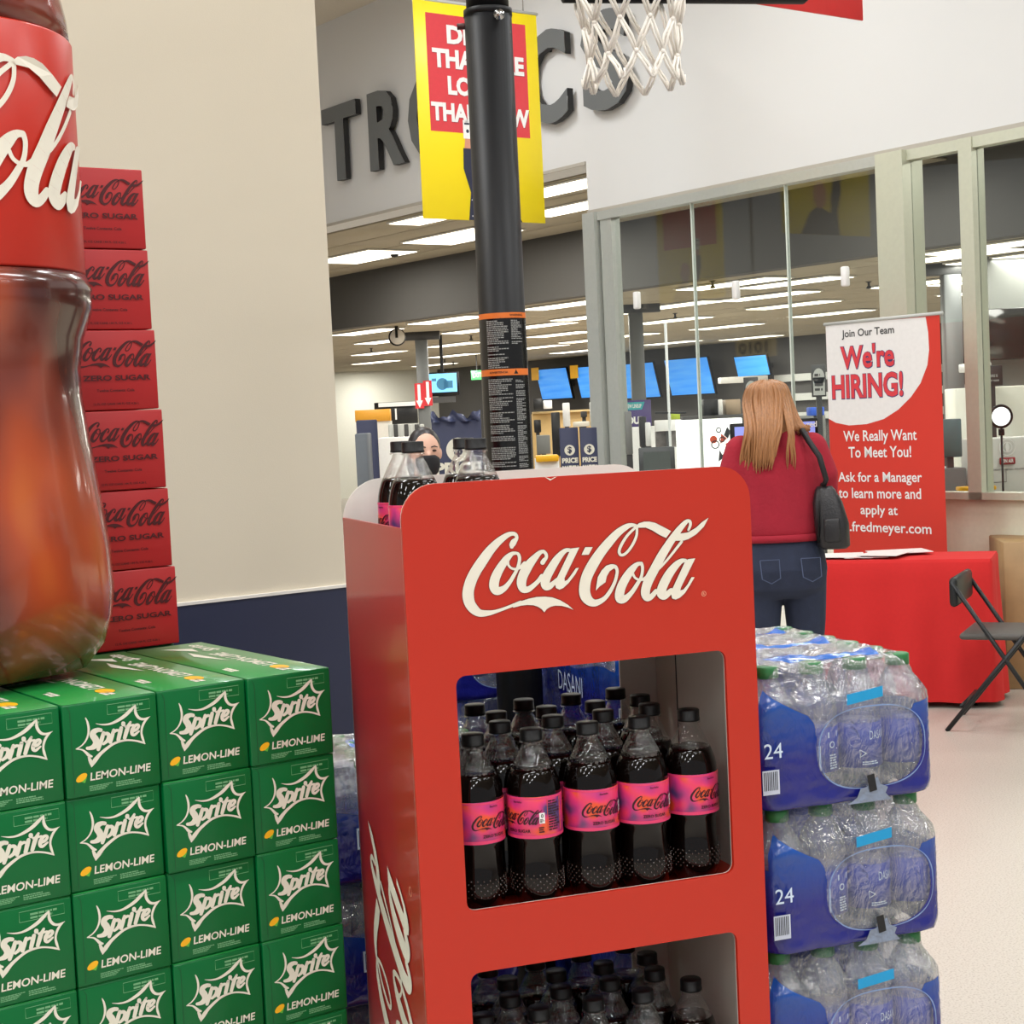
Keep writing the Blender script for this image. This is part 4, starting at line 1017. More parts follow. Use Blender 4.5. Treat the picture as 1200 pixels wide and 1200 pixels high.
# ================================================================== DEPARTMENT BEYOND: LIGHTS, SCREENS, FIXTURES
LE = mat('light_diffuser', (255, 252, 240), .5, noise=0, emit=(255, 246, 226), estr=3.2)
TRF = mat('troffer_frame', (226, 224, 216), .5)
def tl_mesh(a, b):
    return MB().box(-a / 2, a / 2, -b / 2, b / 2, -.012, 0).mesh('light_frame', TRF), MB().box(-a / 2 + .02, a / 2 - .02, -b / 2 + .02, b / 2 - .02, -.017, -.0125).mesh('diffuser', LE)
TL = tl_mesh(.36, 1.22); TLB = tl_mesh(.62, 1.22)
pts = [(541, 276, 3.32, 1), (425, 300, 3.32, 1), (463, 249, 3.32, 0), (664, 204, 3.32, 0), (678, 241, 3.32, 0)]
pts += [(x, y, 2.70, 0) for x, y in ((525, 374), (430, 388), (453, 399), (533, 403), (444, 413), (531, 416), (440, 424), (509, 427), (663, 356.5), (694, 370), (631, 381), (656, 391), (692, 398), (632, 406), (676, 411), (560, 386),
        (858, 331.5), (899, 346), (929, 356.5), (974, 366.5), (851, 382), (787, 374.7), (792, 357), (787, 401), (733, 393), (1118, 299), (1167, 287), (1155, 327), (1160, 340), (1190, 300), (1085, 330), (880, 395), (930, 330))]
CW = {}
n_ = 0
for px, py, z, big_ in pts:
    P = at_z(px, py, z); nn_ = (P - FF.o).dot(FF.u); sv_ = (P - FF.o).dot(FF.v)
    if nn_ < .47: P = FF.p(.47, max(sv_, .75), z)
    where = 'left of the black pole' if px < 560 else 'between pole and glass' if px < 700 else 'behind the glass, middle' if px < 1000 else 'behind the glass, right'
    k = 'upper ' if z > 3 else ''
    t = thing('ceiling_light', '%sceiling strip light %s' % (k, where), 'ceiling light', P, FF.rz, 'ceiling lights in the department ' + where)
    if n_ % 2 == 0 and z < 3: area_light(P.x, P.y, P.z - .03, .34, 1.2, 26, FF.rz, (1, .97, .90))
    n_ += 1
    for nm, me in zip(('light_frame', 'diffuser'), (TLB if big_ else TL)):
        o = bpy.data.objects.new(nm, me); COL.objects.link(o); o.parent = t
for n__, s__ in ((1.5, 6), (1.5, 3), (1.5, -1), (1.5, -4), (5, 12), (8, 12), (5, 6), (5, 0), (5, -5), (8, 6), (8, -2), (11, 15), (11, 9), (11, 1), (11, 20)):  # fill lamps without fixtures, added under the ceiling to brighten the department
    q = fp(s__, n__, 2.68 if n__ > 2.6 else 3.30); area_light(q.x, q.y, q.z, .5, 1.2, 44, FF.rz, (1, .97, .90))
# give the repeated lights in view a place of their own in the label
lights = [o for o in bpy.data.objects if o.name.startswith('ceiling_light')]
byw = {}
for o, (px, py, z, b_) in zip(lights, pts): byw.setdefault(o['group'], []).append((py, px, o))
ORD = ['topmost', 'second from the top', 'third from the top', 'fourth from the top', 'fifth from the top', 'sixth from the top', 'seventh from the top', 'eighth from the top', 'ninth from the top', 'tenth from the top', 'eleventh from the top', 'twelfth from the top', 'lowest', 'lowest of all', 'last']
for g, L_ in byw.items():
    for i, (py, px, o) in enumerate(sorted(L_, key=lambda q: q[:2])): o['label'] = o['label'] + ', ' + ORD[min(i, 14)] + ' there'

def slab(name, label, cat, x0, x1, y0, y1, Y, th, m, yaw=0., rest=None, part_name='board', group=None, post=None):
    """a board or box standing where the photo shows it; returns (thing, width, height)"""
    c0, c1 = at_y(x0, (y0 + y1) / 2, Y), at_y(x1, (y0 + y1) / 2, Y); w = (c1 - c0).length / max(.3, cos(yaw)); cx = (c0 + c1) / 2
    zt_ = at_y((x0 + x1) / 2, y0, Y).z; zb_ = at_y((x0 + x1) / 2, y1, Y).z
    if rest is not None: zb_ = rest
    t = thing(name, label, cat, (cx.x, cx.y, zb_), yaw, group); h = zt_ - zb_
    MB().rbox(-w / 2, w / 2, 0, th, 0, h, min(.006, th * .2), 1).build(part_name, m, t)
    if post: MB().box(-.02, .02, th * .3, th * .3 + .03, -zb_, 0).build('post', DARKG, t); MB().box(-.15, .15, -.1, .2, -zb_, -zb_ + .015).build('foot', DARKG, t)
    return t, w, h
def P(t, name, shape, m, y=-.002, label=None): return prt(name, shape, lambda a, b: (a, y, b), m, t, label)
SCR = mat('screen_blue', (60, 140, 220), .3, noise=0, emit=(48, 130, 214), estr=.75)
def screen_mat():
    m = SCR; nt = m.node_tree; N = nt.nodes; L = nt.links; b = N['Principled BSDF']
    tc = N.new('ShaderNodeTexCoord'); mp = N.new('ShaderNodeMapping'); mp.inputs['Scale'].default_value = (.8, 1, 6)
    nz = N.new('ShaderNodeTexNoise'); nz.inputs['Scale'].default_value = 1.6; cr = N.new('ShaderNodeValToRGB'); e = cr.color_ramp.elements
    e[0].position = .35; e[0].color = rgb((28, 116, 214)); e[1].position = .7; e[1].color = rgb((96, 160, 226))
    L.new(tc.outputs['Object'], mp.inputs[0]); L.new(mp.outputs[0], nz.inputs['Vector']); L.new(nz.outputs['Fac'], cr.inputs[0]); L.new(cr.outputs[0], b.inputs['Emission Color'])
screen_mat()
def tv(x0, x1, y0, y1, n, label, tagged, lean=6, group='row of blue television screens'):
    pa = FF.p(n, 0, 0); a = on_plane(x0, (y0 + y1) / 2, pa, FF.u); b = on_plane(x1, (y0 + y1) / 2, pa, FF.u); c = on_plane((x0 + x1) / 2, y0, pa, FF.u); d = on_plane((x0 + x1) / 2, y1, pa, FF.u)
    w = (b - a).length; h = c.z - d.z; mid = (a + b) / 2
    t = thing('television', label, 'television', (mid.x, mid.y, d.z), FF.rz - pi / 2, group)
    L_ = radians(lean)
    def tl(v): return (v[0] + v[2] * -.16 , v[1] - v[2] * sin(L_), v[2])
    MB().rbox(-w / 2 - .02, w / 2 + .02, -.02, .03, -.02, h + .02, .005, 1).tf(tl).build('bezel', BLACK, t)
    MB().box(-w / 2, w / 2, -.026, -.021, 0, h).tf(tl).build('screen', SCR, t)
    MB().box(-.05, .05, .03, .03 + (13.0 - n) - .03, h * .4, h * .6).build('wall_bracket', DARKG, t)
    if tagged:
        MB().box(-w / 2 - .12, -w / 2 + .12, -.05 - h * sin(L_), -.044 - h * sin(L_), h - .20, h + .05).tf(lambda v: (v[0] - h * .16, v[1], v[2])).build('price_card', YEL, t)
tv(636, 671, 432, 467, 12.6, 'blue television with a yellow price card, left of the aluminium door frame', True)
tv(682, 722, 429, 465, 12.6, 'blue television partly behind the aluminium door frame', True)
tv(728, 774, 426, 466, 12.6, 'blue television behind the glass, first to the right of the frame', False)
tv(788, 838, 420, 462, 12.6, 'blue television behind the glass, right of the vertical glass joint', False)
tv(866, 903, 417, 440, 12.6, 'pale blue television behind the glass above the red-haired woman', False)
tv(1122, 1131, 395, 432, 12.6, 'narrow blue television edge just left of the cream post', False)
tv(1197, 1215, 426, 452, 12.6, 'bright blue screen at the right edge of the picture', False)
# grey posts with T heads
def tpost(x0, x1, y0, y1, cx0, cx1, z, label):
    Y = (at_z((x0 + x1) / 2, y0, z)).y; a = at_y(x0, y0, Y); b = at_y(x1, y0, Y); c, d = at_y(cx0, y1, Y), at_y(cx1, y1, Y); zt_ = z; zb_ = c.z
    t = thing('ceiling_post', label, 'post', ((a.x + b.x) / 2, Y, 0), radians(0)); k = (cx0 + cx1) / 2 - (x0 + x1) / 2; k = k * Y / FPX
    MB().rbox(-(b.x - a.x) / 2, (b.x - a.x) / 2, -.06, .06, zb_ - .02, zt_ + .01, .004, 1).build('head_beam', DARKG, t)
    w = (d.x - c.x) / 2; MB().rbox(k - w, k + w, -w, w, 0, zb_ - .02, .004, 1).build('column', mat('post_grey', (92, 95, 95), .5), t); return t, k, w, Y
t, k, w, Y = tpost(474, 515, 389, 397, 486, 500, 2.705, 'grey steel post carrying red arrow signs, left of the black pole')
for dx, dz in ((-w * .7, 0), (w * .75, .03)):
    zc_ = at_y(493, 464, Y).z + dz; hh = .16
    MB().box(k + dx - .055, k + dx + .055, -w - .03, -w - .02, zc_ - hh, zc_ + hh).build('arrow_board', mat('arrow_red', (196, 40, 50)), t)
    prt('arrow_print', poly([(-.018, hh * .9), (.018, hh * .9), (.018, -.06), (.042, -.06), (0, -hh * .95), (-.042, -.06), (-.018, -.06)]), lambda a, b: (k + dx + a, -w - .032, zc_ + b), PUREW, t)
tpost(722, 773, 357, 365, 736, 752, 2.705, 'grey T headed steel post behind the glass, nearest the door frame')
tpost(1075, 1149, 309, 320, 1103, 1123, 2.705, 'grey steel post with a T shaped head behind the hiring banner')
# round clock on the ceiling
q = at_y(465, 395, 19.5)
t = thing('round_speaker', 'round white disc with a black rim and bracket hanging from the ceiling', 'ceiling fixture', (q.x, q.y, q.z), 0)
MB().lathe([(0, 0), (.10, 0), (.105, .06), (0, .06)], 28).tf(lambda v: (v[0], v[2], v[1])).build('rim', BLACK, t)
MB().lathe([(0, 0), (.088, 0), (.088, .008), (0, .008)], 28).tf(lambda v: (v[0] + .008, -.009 + v[2], v[1])).build('face', WHITEB, t)
MB().box(-.015, .015, -.03, -.018, -.01, .12).build('bracket_arm', BLACK, t); MB().box(-.02, .02, 0, .03, .10, 2.705 - q.z).build('bracket', BLACK, t)
# dome cameras
for px, py, z, lab in ((462, 294, 3.34, 'small dark dome camera on the upper ceiling beside a strip light'),):
    q = at_z(px, py, z); t = thing('dome_camera', lab, 'camera', q); MB().lathe([(.0, -.07), (.035, -.06), (.05, -.03), (.055, 0)], 16).build('dome', BLACK, t)
SPW = ['beside the security monitor', 'at the far left', 'just left of the black pole', 'above the security monitor', 'left of the first glass joint', 'below the reflected sign', 'just left of the hiring banner', 'behind the glass at far right']
for px, py in ((531, 438), (435, 408), (552, 393), (521, 421), (791, 367), (835, 329), (1018, 330), (1175, 336)):
    q = at_z(px, min(py, 424), 2.705); t = thing('sprinkler', 'tiny sprinkler head on the low ceiling, ' + SPW.pop(0), 'sprinkler', q, 0, 'sprinkler heads on the low ceiling')
    MB().lathe([(0, -.07), (.03, -.065), (.012, -.04), (.012, -.01), (.035, 0)], 10).build('head', DARKG, t)
# left opening: security monitor, exit sign, dark openings, shelving
t, w, h = slab('security_monitor', 'black monitor showing a blue camera picture beside the grey post', 'monitor', 499, 538, 436, 464, 22, .06, BLACK, radians(-4)); 
P(t, 'screen', quad(-w / 2 + .03, .05, w / 2 - .03, h - .02), mat('camera_picture', (110, 190, 240), .3, noise=0, emit=(120, 200, 240), estr=.9))
P(t, 'picture_shapes', merge(disc(0, h * .5, .08), quad(.02, .1, .14, .2), quad(-.14, .2, -.08, h * .75)), mat('picture_ink', (60, 110, 140), .3, emit=(50, 100, 130), estr=.4), -.006)
MB().box(-.02, .02, .02, .05, h, 2.72 - t.location.z).build('ceiling_arm', BLACK, t); MB().box(-.14, .16, 0, .05, -.09, -.012).build('side_box', DARKG, t)
t, w, h = slab('exit_sign', 'small glowing green exit sign on the dark far wall', 'exit sign', 552, 566, 434, 445, 29, .05, mat('exit_green', (90, 200, 110), .4, noise=0, emit=(90, 210, 120), estr=.9), 0)
P(t, 'lettering', textfit('EXIT', 0, h * .25, w=w * .75, h=h * .5, cx=0), PUREW); MB().box(-.01, .01, .02, .04, h, 2.72 - t.location.z).build('hanger', DARKG, t)
t, w, h = slab('wall_display', 'wide black open shelf unit on the bright left wall', 'shelf unit', 439, 489, 471, 497, 22, .1, BLACKM, radians(0), part_name='cabinet'); 
MB().box(-w / 2 + .06, w / 2, -.05, 0, h - .06, h - .005).build('white_rail', PUREW, t); MB().box(-.01, .01, -.03, 0, h * .2, h * .7).build('white_bar', PUREW, t)
MB().box(-w / 2, w / 2, 0, .3, -t.location.z, 0).build('base_cabinet', LTG, t)
t, w, h = slab('yellow_header', 'orange yellow shelf header board at the far left', 'shelf', 416, 457, 480, 494, 19, .2, mat('orange_yellow', (224, 160, 50), .5), 0)
MB().box(-w / 2, w / 2, .02, .3, -t.location.z, 0).build('shelf_unit', WHITEB, t)
t, w, h = slab('counter', 'white counter with a row of small clear boxes, left of the grey post', 'counter', 444, 500, 512, 540, 17, .6, PUREW, 0, rest=0.0)
for i in range(7):
    q = at_y(458 + i * 6.2, 510, 17.0)
    o = slab('small_box', 'small clear box in the row on the white counter, %s from the left' % NUM[i], 'box', 455 + i * 6.2, 460 + i * 6.2, 497, 511, 17.2, .05, [LTG, DARKG][i % 2], 0, group='clear boxes on the white counter', rest=h)
slab('navy_panel', 'navy sign panel at the far left beside the beige wall', 'sign', 420, 444, 492, 575, 9.6, .03, NAVYS, radians(10), rest=.02)
t, w, h = slab('grey_locker', 'grey metal cabinet edge with a white door at the far left', 'cabinet', 417, 431, 508, 560, 8.8, .3, mat('locker_grey', (92, 98, 104)), 0, rest=0.0)
# navy price sign with crinkled top
t, w, h = slab('price_sign', 'large navy cloth sign with a white circle behind the masked person', 'sign', 508, 566, 492, 600, 9.8, .03, NAVYS, radians(-3), rest=.01)
P(t, 'lettering', merge(textfit('PRICE', 0, at_y(537, 558, 9.8).z, w=w * .92, h=.075, cx=0, bold=.05), disc(.005, at_y(537, 529, 9.8).z, .072)), WHITE, -.003)
P(t, 'currency_mark', textfit('$', 0, at_y(537, 529, 9.8).z - .045, h=.09, cx=.005, bold=.02), NAVYS, -.004)
m = MB()
for i in range(41):
    for j in range(5):
        m.v.append((-w / 2 + w * i / 40, -.01 - .02 * sin(i * .5 + j), h - .01 + .014 * j * (.8 + .35 * cos(i * .33) + .15 * sin(i * .8))))
for i in range(40):
    for j in range(4): m.f.append((i * 5 + j, (i + 1) * 5 + j, (i + 1) * 5 + j + 1, i * 5 + j + 1)); m.sm.append(True)
m.build('crinkled_top', mat('crumpled_film', (70, 76, 104), .15, bump=.6, bscale=30), t)
# price match signs and clutter right of the pole
for x0, x1, nm in ((657, 679, 'left'), (681, 701, 'right')):
    t, w, h = slab('price_match_sign', 'tall navy price match sign standing by the door frame, %s one of the pair' % nm, 'sign', x0, x1, 501, 575, 11.2, .02, NAVYS, radians(4), rest=.02, group='navy price match signs')
    zc_ = at_y(668, 531, 11.2).z; P(t, 'badge', disc(.0, zc_, .036), WHITE, -.003); P(t, 'currency_mark', textfit('$', 0, zc_ - .025, h=.05, cx=0), NAVYS, -.005)
    P(t, 'lettering', merge(textfit('PRICE', 0, at_y(668, 546, 11.2).z, w=w * .85, h=.035, cx=0, bold=.05), textfit('MATCH', 0, at_y(668, 555, 11.2).z, w=w * .85, h=.035, cx=0, bold=.05)), WHITE, -.003)
slab('yellow_bin', 'yellow topped white shelf bin left of the price match signs', 'bin', 628, 656, 537, 575, 12.2, .3, PUREW, 0, rest=0.0)
t, w, h = slab('yellow_strip', 'yellow lid strip on the white bin left of the price match signs', 'lid', 628, 655, 534, 541, 12.15, .32, YEL, 0)
slab('shelf_counter', 'pale wooden shelf counter under the tagged television', 'counter', 624, 700, 481, 483.5, 24, .5, mat('pale_wood', (206, 180, 130), .6), 0)
slab('shelf_counter', 'tan cabinet front under the pale wooden counter', 'cabinet', 624, 700, 483.5, 520, 24.1, .4, mat('tan_front', (190, 160, 106), .6), 0, rest=0.)
ck = [('monitor', 'small black monitor on the pale wooden counter', 625, 636, 467, 480, 23.8, BLACKM), ('white_box', 'white box on the pale wooden counter beside the monitor', 637, 647, 469, 479, 23.9, PUREW),
      ('tower_box', 'tall white upright box left of the price match signs', 660, 668, 472, 500, 15, PUREW), ('tower_box', 'tall pale box beside the aluminium frame', 692, 702, 471, 500, 15, LTG),
      ('office_chair', 'black chair back in front of the tan cabinet', 647, 657, 483, 535, 16, BLACKM), ('dark_device', 'dark device standing against the tan cabinet', 626, 634, 492, 507, 18, BLACKM),
      ('camera_box', 'grey boxed webcam above the yellow bin', 629, 645, 510, 532, 14, MIDG), ('paper_tray', 'cream paper tray above the price match signs', 672, 691, 494, 500, 15, CREAM),
      ('picture_frame', 'small dark picture on the tan cabinet', 681, 688, 482, 489, 17, DARKG)]
for nm, lab, x0, x1, y0, y1, Y, m_ in ck: slab(nm, lab, nm.split('_')[-1], x0, x1, y0, y1, Y, .12, m_, 0, post=(Y < 20))
# behind the glass
t, w, h = slab('promo_poster', 'purple and teal promotional poster behind the glass beside the frame', 'poster', 727, 764, 469, 525, 15, .02, mat('poster_purple', (62, 42, 110), .4), radians(8), post=True)
P(t, 'teal_banner', merge(poly([(-w * .42, h * .96), (w * .3, h * .96), (w * .2, h * .80), (-w * .34, h * .80)]), poly([(-w * .5, h * .0), (w * .2, h * .0), (-w * .1, h * .4), (-w * .5, h * .55)])), mat('teal', (40, 160, 165)))
P(t, 'lettering', merge(textfit('NEW LINEUP', 0, h * .84, w=w * .5, h=h * .08, cx=-w * .06), textfit('OUR', 0, h * .5, w=w * .6, h=h * .16, cx=0, bold=.05), greek(-w * .1, h * .1, w * .35, h * .4, 5, seed=9)), PUREW, -.004)
t, w, h = slab('display_case', 'white poster case with a colourful headphone and gadget print behind the glass', 'display case', 799, 872, 491, 600, 13.2, .25, mat('backlit_white', (250, 250, 248), .4, noise=0, emit=(255, 255, 250), estr=.8), radians(3), rest=0.)
zc_ = h * .86
def zz_(x, y): q = at_y(x, y, 13.2); return q.x - t.location.x, q.z
for nm, m_, shapes in (('gadget_print', mat('ink_black', (40, 40, 44)), [('r', 842, 504, .018), ('r', 838, 521, .03), ('r', 846, 515, .02), ('s', [(852, 500), (856, 506), (853, 514), (848, 510)]), ('s', [(850, 528), (856, 534), (852, 540), (846, 534)]), ('s', [(856, 541), (862, 547), (853, 551)]), ('s', [(843, 527), (848, 536), (842, 541)])]),
                       ('gadget_print_red', mat('ink_red', (220, 90, 60)), [('d', 836, 515, .03, .03), ('s', [(845, 508), (852, 514), (844, 520)]), ('s', [(850, 520), (858, 516), (852, 527)])]), ('gadget_print_yellow', YEL, [('s', [(856, 510), (868, 508), (868, 528), (858, 526)])])):
    out = []
    for s_ in shapes:
        if s_[0] == 'r': a, b = zz_(s_[1], s_[2]); out.append(ring(a, b, s_[3], .008))
        elif s_[0] == 'd': a, b = zz_(s_[1], s_[2]); out.append(disc(a, b, s_[3], s_[4]))
        else: out.append(poly([zz_(*p) for p in s_[1]]))
    P(t, nm, merge(*out), m_, -.003 - .001 * len(shapes))
t, w, h = slab('monitor', 'black framed monitor with a lilac picture just left of the woman', 'monitor', 857, 884, 496, 536, 9.6, .04, BLACK, radians(6), post=True, part_name='casing'); P(t, 'screen', quad(-w / 2 + .02, .02, w / 2 - .02, h - .02), mat('lilac_screen', (120, 130, 200), .3, emit=(130, 140, 205), estr=.8, noise=0), -.003)
t, w, h = slab('monitor', 'black framed monitor with a lilac picture behind the woman, right of her hair', 'monitor', 936, 959, 490, 520, 9.9, .04, BLACK, 0, post=True, part_name='casing'); P(t, 'screen', quad(-w / 2 + .02, .02, w / 2 - .02, h - .02), mat('lilac_screen', (0, 0, 0)), -.003)
P(t, 'lettering', textfit('red', 0, .10, h=.035, cx=.02), PUREW, -.005)
t, w, h = slab('register_monitor', 'grey register monitor behind the glass, low by the red stand', 'monitor', 749, 791, 524, 560, 10.8, .05, mat('register_grey', (70, 74, 74), .4), radians(-4), post=True, part_name='casing'); P(t, 'screen', quad(-w / 2 + .03, .03, w / 2 - .03, h - .03), mat('screen_off', (88, 96, 92), .2), -.003)
t, w, h = slab('card_reader', 'thin upright grey terminal behind the glass near the poster', 'terminal', 733, 741, 482, 533, 11.0, .03, MIDG, 0, post=True)
misc = [('counter', 'long white counter behind the glass under the televisions', 727, 800, 500, 506, 14.5, .6, PUREW), ('accessory_panel', 'white accessory panel with small hanging goods behind the glass', 768, 799, 492, 505, 13.8, .1, PUREW), ('goods_rack', 'dark rack of small hanging goods below the white panel', 769, 797, 505, 524, 13.9, .1, mat('goods', (110, 104, 100), .5, noise=.8, nscale=25)),
        ('black_box', 'black speaker box on the far counter right of the glass joint', 825, 842, 468, 487, 16, .3, BLACKM), ('tan_box', 'tan boxed product beside the black speaker box', 851, 868, 468, 486, 16, .3, mat('tan_box', (170, 150, 126))), ('white_strip', 'narrow white divider between the boxes on the far counter', 843, 847, 468, 486, 15.9, .2, PUREW),
        ('far_counter', 'dark topped counter behind the white poster case', 800, 905, 486, 491, 15.8, .8, DARKG), ('bag_chair', 'lime green toy on the white counter', 787, 797, 484, 492, 14.4, .1, mat('lime', (180, 200, 50))),
        ('blue_box', 'bright blue box on the shelf beside the hiring banner', 950, 966, 477, 487, 14, .2, mat('bright_blue', (30, 90, 210))), ('shelf_unit', 'grey shelf unit behind the glass beside the hiring banner', 925, 968, 487, 530, 14.5, .4, MIDG),
        ('white_shelf', 'upper white shelf on the far wall behind the glass', 845, 900, 441, 448, 20, .3, PUREW), ('tower', 'upright white stand on the counter behind the glass', 757, 763, 495, 523, 12.5, .06, PUREW), ('dark_case', 'dark upright case beside the white stand behind the glass', 750, 758, 488, 524, 12.7, .1, BLACKM)]
for nm, lab, x0, x1, y0, y1, Y, th, m_ in misc: slab(nm, lab, nm.split('_')[-1], x0, x1, y0, y1, Y, th, m_, 0, rest=0. if 'counter' in nm else None, post=nm in ('accessory_panel', 'blue_box', 'tower', 'dark_case', 'goods_rack'))
for x0, nm in ((872, 'above the woman\'s hair'), (951, 'left of the hiring banner')):
    t, w, h = slab('arch_sign', 'small grey sign with a pale arch, %s' % nm, 'sign', x0, x0 + 17, 427 + (15 if x0 < 900 else 0), 465 + (12 if x0 < 900 else 0), 12.5, .015, DARKG, 0, post=True)
    P(t, 'arch', merge(quad(-w * .4, h * .05, w * .4, h * .6), disc(0, h * .6, w * .4, h * .28)), LTG, -.003); P(t, 'lettering', greek(-w * .3, h * .15, w * .3, h * .75, 4, .5, 4), DARKG, -.005)
# thin white pole stand behind the glass
q = at_y(784, 483, 11.6); t = thing('pole_stand', 'thin white pole with a black cross clamp behind the glass', 'stand', (q.x, q.y, 0))
MB().tube([(0, 0, 0), (0, 0, at_y(802, 378, 11.6).z)], .010, 8).build('pole', PUREW, t); MB().tube([(-.1, 0, q.z), (.12, 0, q.z - .01)], .008, 8).build('cross_bar', BLACKM, t)
# right side, behind the glass: dark wall unit, white counters, ring light, packaging
t, w, h = slab('dark_hall', 'large dark television wall behind the glass at far right', 'screen wall', 1146, 1215, 361, 421, 13.5, .2, mat('gloss_black', (34, 33, 32), .12), radians(-5)); MB().box(-w / 2, w / 2, .2, .4, -t.location.z, 2.72 - t.location.z).build('wall_unit', MIDG, t)
slab('white_counter', 'long white counter behind the glass at far right', 'counter', 1122, 1215, 453, 560, 12.6, .5, mat('lit_white_counter', (236, 238, 226), .5), radians(-6), rest=0.)
slab('white_beam', 'short white beam above the counter at far right', 'beam', 1136, 1162, 425, 435, 12.4, .3, PUREW, 0, post=True)
t, w, h = slab('black_sign', 'small black sign with two lines of pale print at far right', 'sign', 1151, 1175, 428, 452, 12.3, .02, DARKG, 0, post=True); P(t, 'lettering', merge(textfit('THERE IS', 0, h * .42, w=w * .5, h=h * .13, cx=0), textfit('other room', 0, h * .2, w=w * .62, h=h * .13, cx=0)), LTG, -.003)
t, w, h = slab('desk_monitor', 'teal grey back of a monitor right of the hiring banner', 'monitor', 1101, 1128, 491, 536, 10.3, .05, mat('teal_grey', (84, 108, 112), .4), radians(8), post=True)
t, w, h = slab('desk', 'dark grey desk unit under the teal monitor', 'desk', 1100, 1133, 549, 572, 10.2, .4, mat('desk_grey', (96, 98, 98)), 0, rest=0.)
t, w, h = slab('studio_box', 'big white carton with a microphone print and a red ON AIR mark', 'carton', 1145, 1225, 513, 578, 10.2, .3, mat('carton_white', (196, 196, 190), .5), radians(4), rest=.6, part_name='carton')
def zz2(x, y): q = at_y(x, y, 10.2); return q.x - t.location.x, q.z - .6
a, b = zz2(1180, 540); MB().rbox(a - .05, a + .05, -.012, -.002, b - .022, b + .022, .006).build('on_air_plate', mat('air_red', (150, 26, 36), .4), t)
P(t, 'lettering', textfit('ON AIR', 0, b - .012, w=.075, h=.024, cx=a, bold=.03), PUREW, -.014)
a2_, b2_ = zz2(1180, 524); P(t, 'microphone_print', merge(ring(a2_, b2_, .03, .005), ring(a2_, b2_, .05, .004), disc(a2_, b2_, .012, .028)), PUREW, -.004)
a3_, b3_ = zz2(1180, 551); P(t, 'fine_print', merge(textfit('CREATIVE VIRTUAL SOLUTIONS', 0, b3_, w=.22, h=.010, cx=a3_ + .02), ribbon([(a - .1, b - .13, .004), (a - .01, b - .13, .004), (a - .01, b - .06, .004)], 1, False)), DARKG, -.004)
MB().box(-w / 2 + .02, w / 2 - .02, .05, .25, -.6, 0).build('base', LTG, t)
slab('yellow_shelf_edge', 'yellow shelf edge strip above the knee wall', 'shelf', 1125, 1168, 570, 575, 9.85, .1, YEL, 0, post=True)
q = at_y(1173, 488, 9.75); t = thing('ring_light', 'round ring light glowing white on a thin black stand', 'ring light', (q.x, q.y, 0))
R_ = .063; MB().tube([(R_ * cos(2 * pi * i / 32), 0, q.z + R_ * sin(2 * pi * i / 32)) for i in range(32)], .009, 8, closed=True).build('ring', BLACK, t)
MB().lathe([(0, 0), (R_ * .93, 0), (R_ * .93, .008), (0, .008)], 32).tf(lambda v: (v[0], v[2] - .004, q.z + v[1])).build('diffuser', mat('ring_glow', (255, 255, 255), .5, noise=0, emit=(255, 255, 255), estr=1.3), t)
MB().tube([(0, 0, q.z - R_), (0, 0, .02)], .007, 8).build('stand_pole', BLACK, t); MB().rbox(-.016, .016, -.012, .012, q.z - R_ - .05, q.z - R_ - .01, .004).build('clamp', BLACK, t)
for k in range(3): MB().tube([(0, 0, .25), (.25 * cos(k * 2.1), .25 * sin(k * 2.1), .01)], .007, 6).build('leg', BLACK, t)
t, w, h = slab('wooden_counter', 'tan wooden counter end at the right edge beyond the red table', 'counter', 1178, 1255, 634, 690, 8.6, .5, mat('tan_wood', (164, 134, 92), .5, nscale=12, noise=.2), radians(-8), rest=0.)

# ================================================================== HIRING BANNER
TL_ = at_y(967.5, 380, 9.55); TR_ = at_y(1101, 369, 8.88); dd = TR_ - TL_; dd.z = 0
BF = Frame((TL_.x, TL_.y), math.degrees(atan2(dd.y, dd.x))); BWd = dd.length; BP = BF.p(0, 0, 0)
ztop = (TL_.z + TR_.z) / 2
t = thing('banner_stand', 'white and red roll-up hiring banner standing behind the red table', 'banner', BF.p(0, 0, 0), BF.rz)
MB().box(0, BWd, -.001, .001, .08, ztop).build('banner_sheet', mat('banner_red', (208, 54, 40), .45, nscale=2), t)
MB().tube([(-.01, 0, ztop + .004), (BWd + .02, 0, ztop + .004)], .010, 10).build('top_rail', LTG, t)
MB().rbox(-.02, BWd + .02, -.08, .08, 0, .08, .02).build('base', CHROME, t); MB().tube([(BWd / 2, .02, .06), (BWd / 2, .02, ztop)], .008, 8).build('pole', CHROME, t)
def bz_(x, y): a, b, z = BF.inv(on_plane(x, y, BP, BF.v)); return a, z
arc = [(967.5, 381), (1085, 371.5), (1088, 390), (1089, 410), (1087, 428), (1079, 449), (1068, 465), (1053, 480), (1036, 491), (1016, 497), (995, 498.5), (980, 495.5), (969, 491)]
prt('white_panel', poly([bz_(*p) for p in arc]), lambda a, b: (max(a, 0.001), -.0018, min(b, ztop)), mat('banner_white', (232, 230, 228), .45), t)
BT = [('Join Our Team', 987, 1048.5, 398.5, 387, DARKG, .015), ("We're", 986, 1048.5, 433, 405.5, REDS, .025), ('HIRING!', 976, 1059, 468, 440, REDS, .03), ('We Really Want', 989, 1075, 518, 505, PUREW, .014), ('To Meet You!', 995, 1068.5, 536.5, 523.5, PUREW, .014),
      ('Ask for a Manager', 983, 1081, 565, 553, PUREW, .014), ('to learn more and', 983.5, 1080, 583.5, 571.5, PUREW, .014), ('apply at', 1009, 1052.5, 603, 591.5, PUREW, .014), ('jobs.fredmeyer.com', 972, 1092, 622, 610, PUREW, .014)]
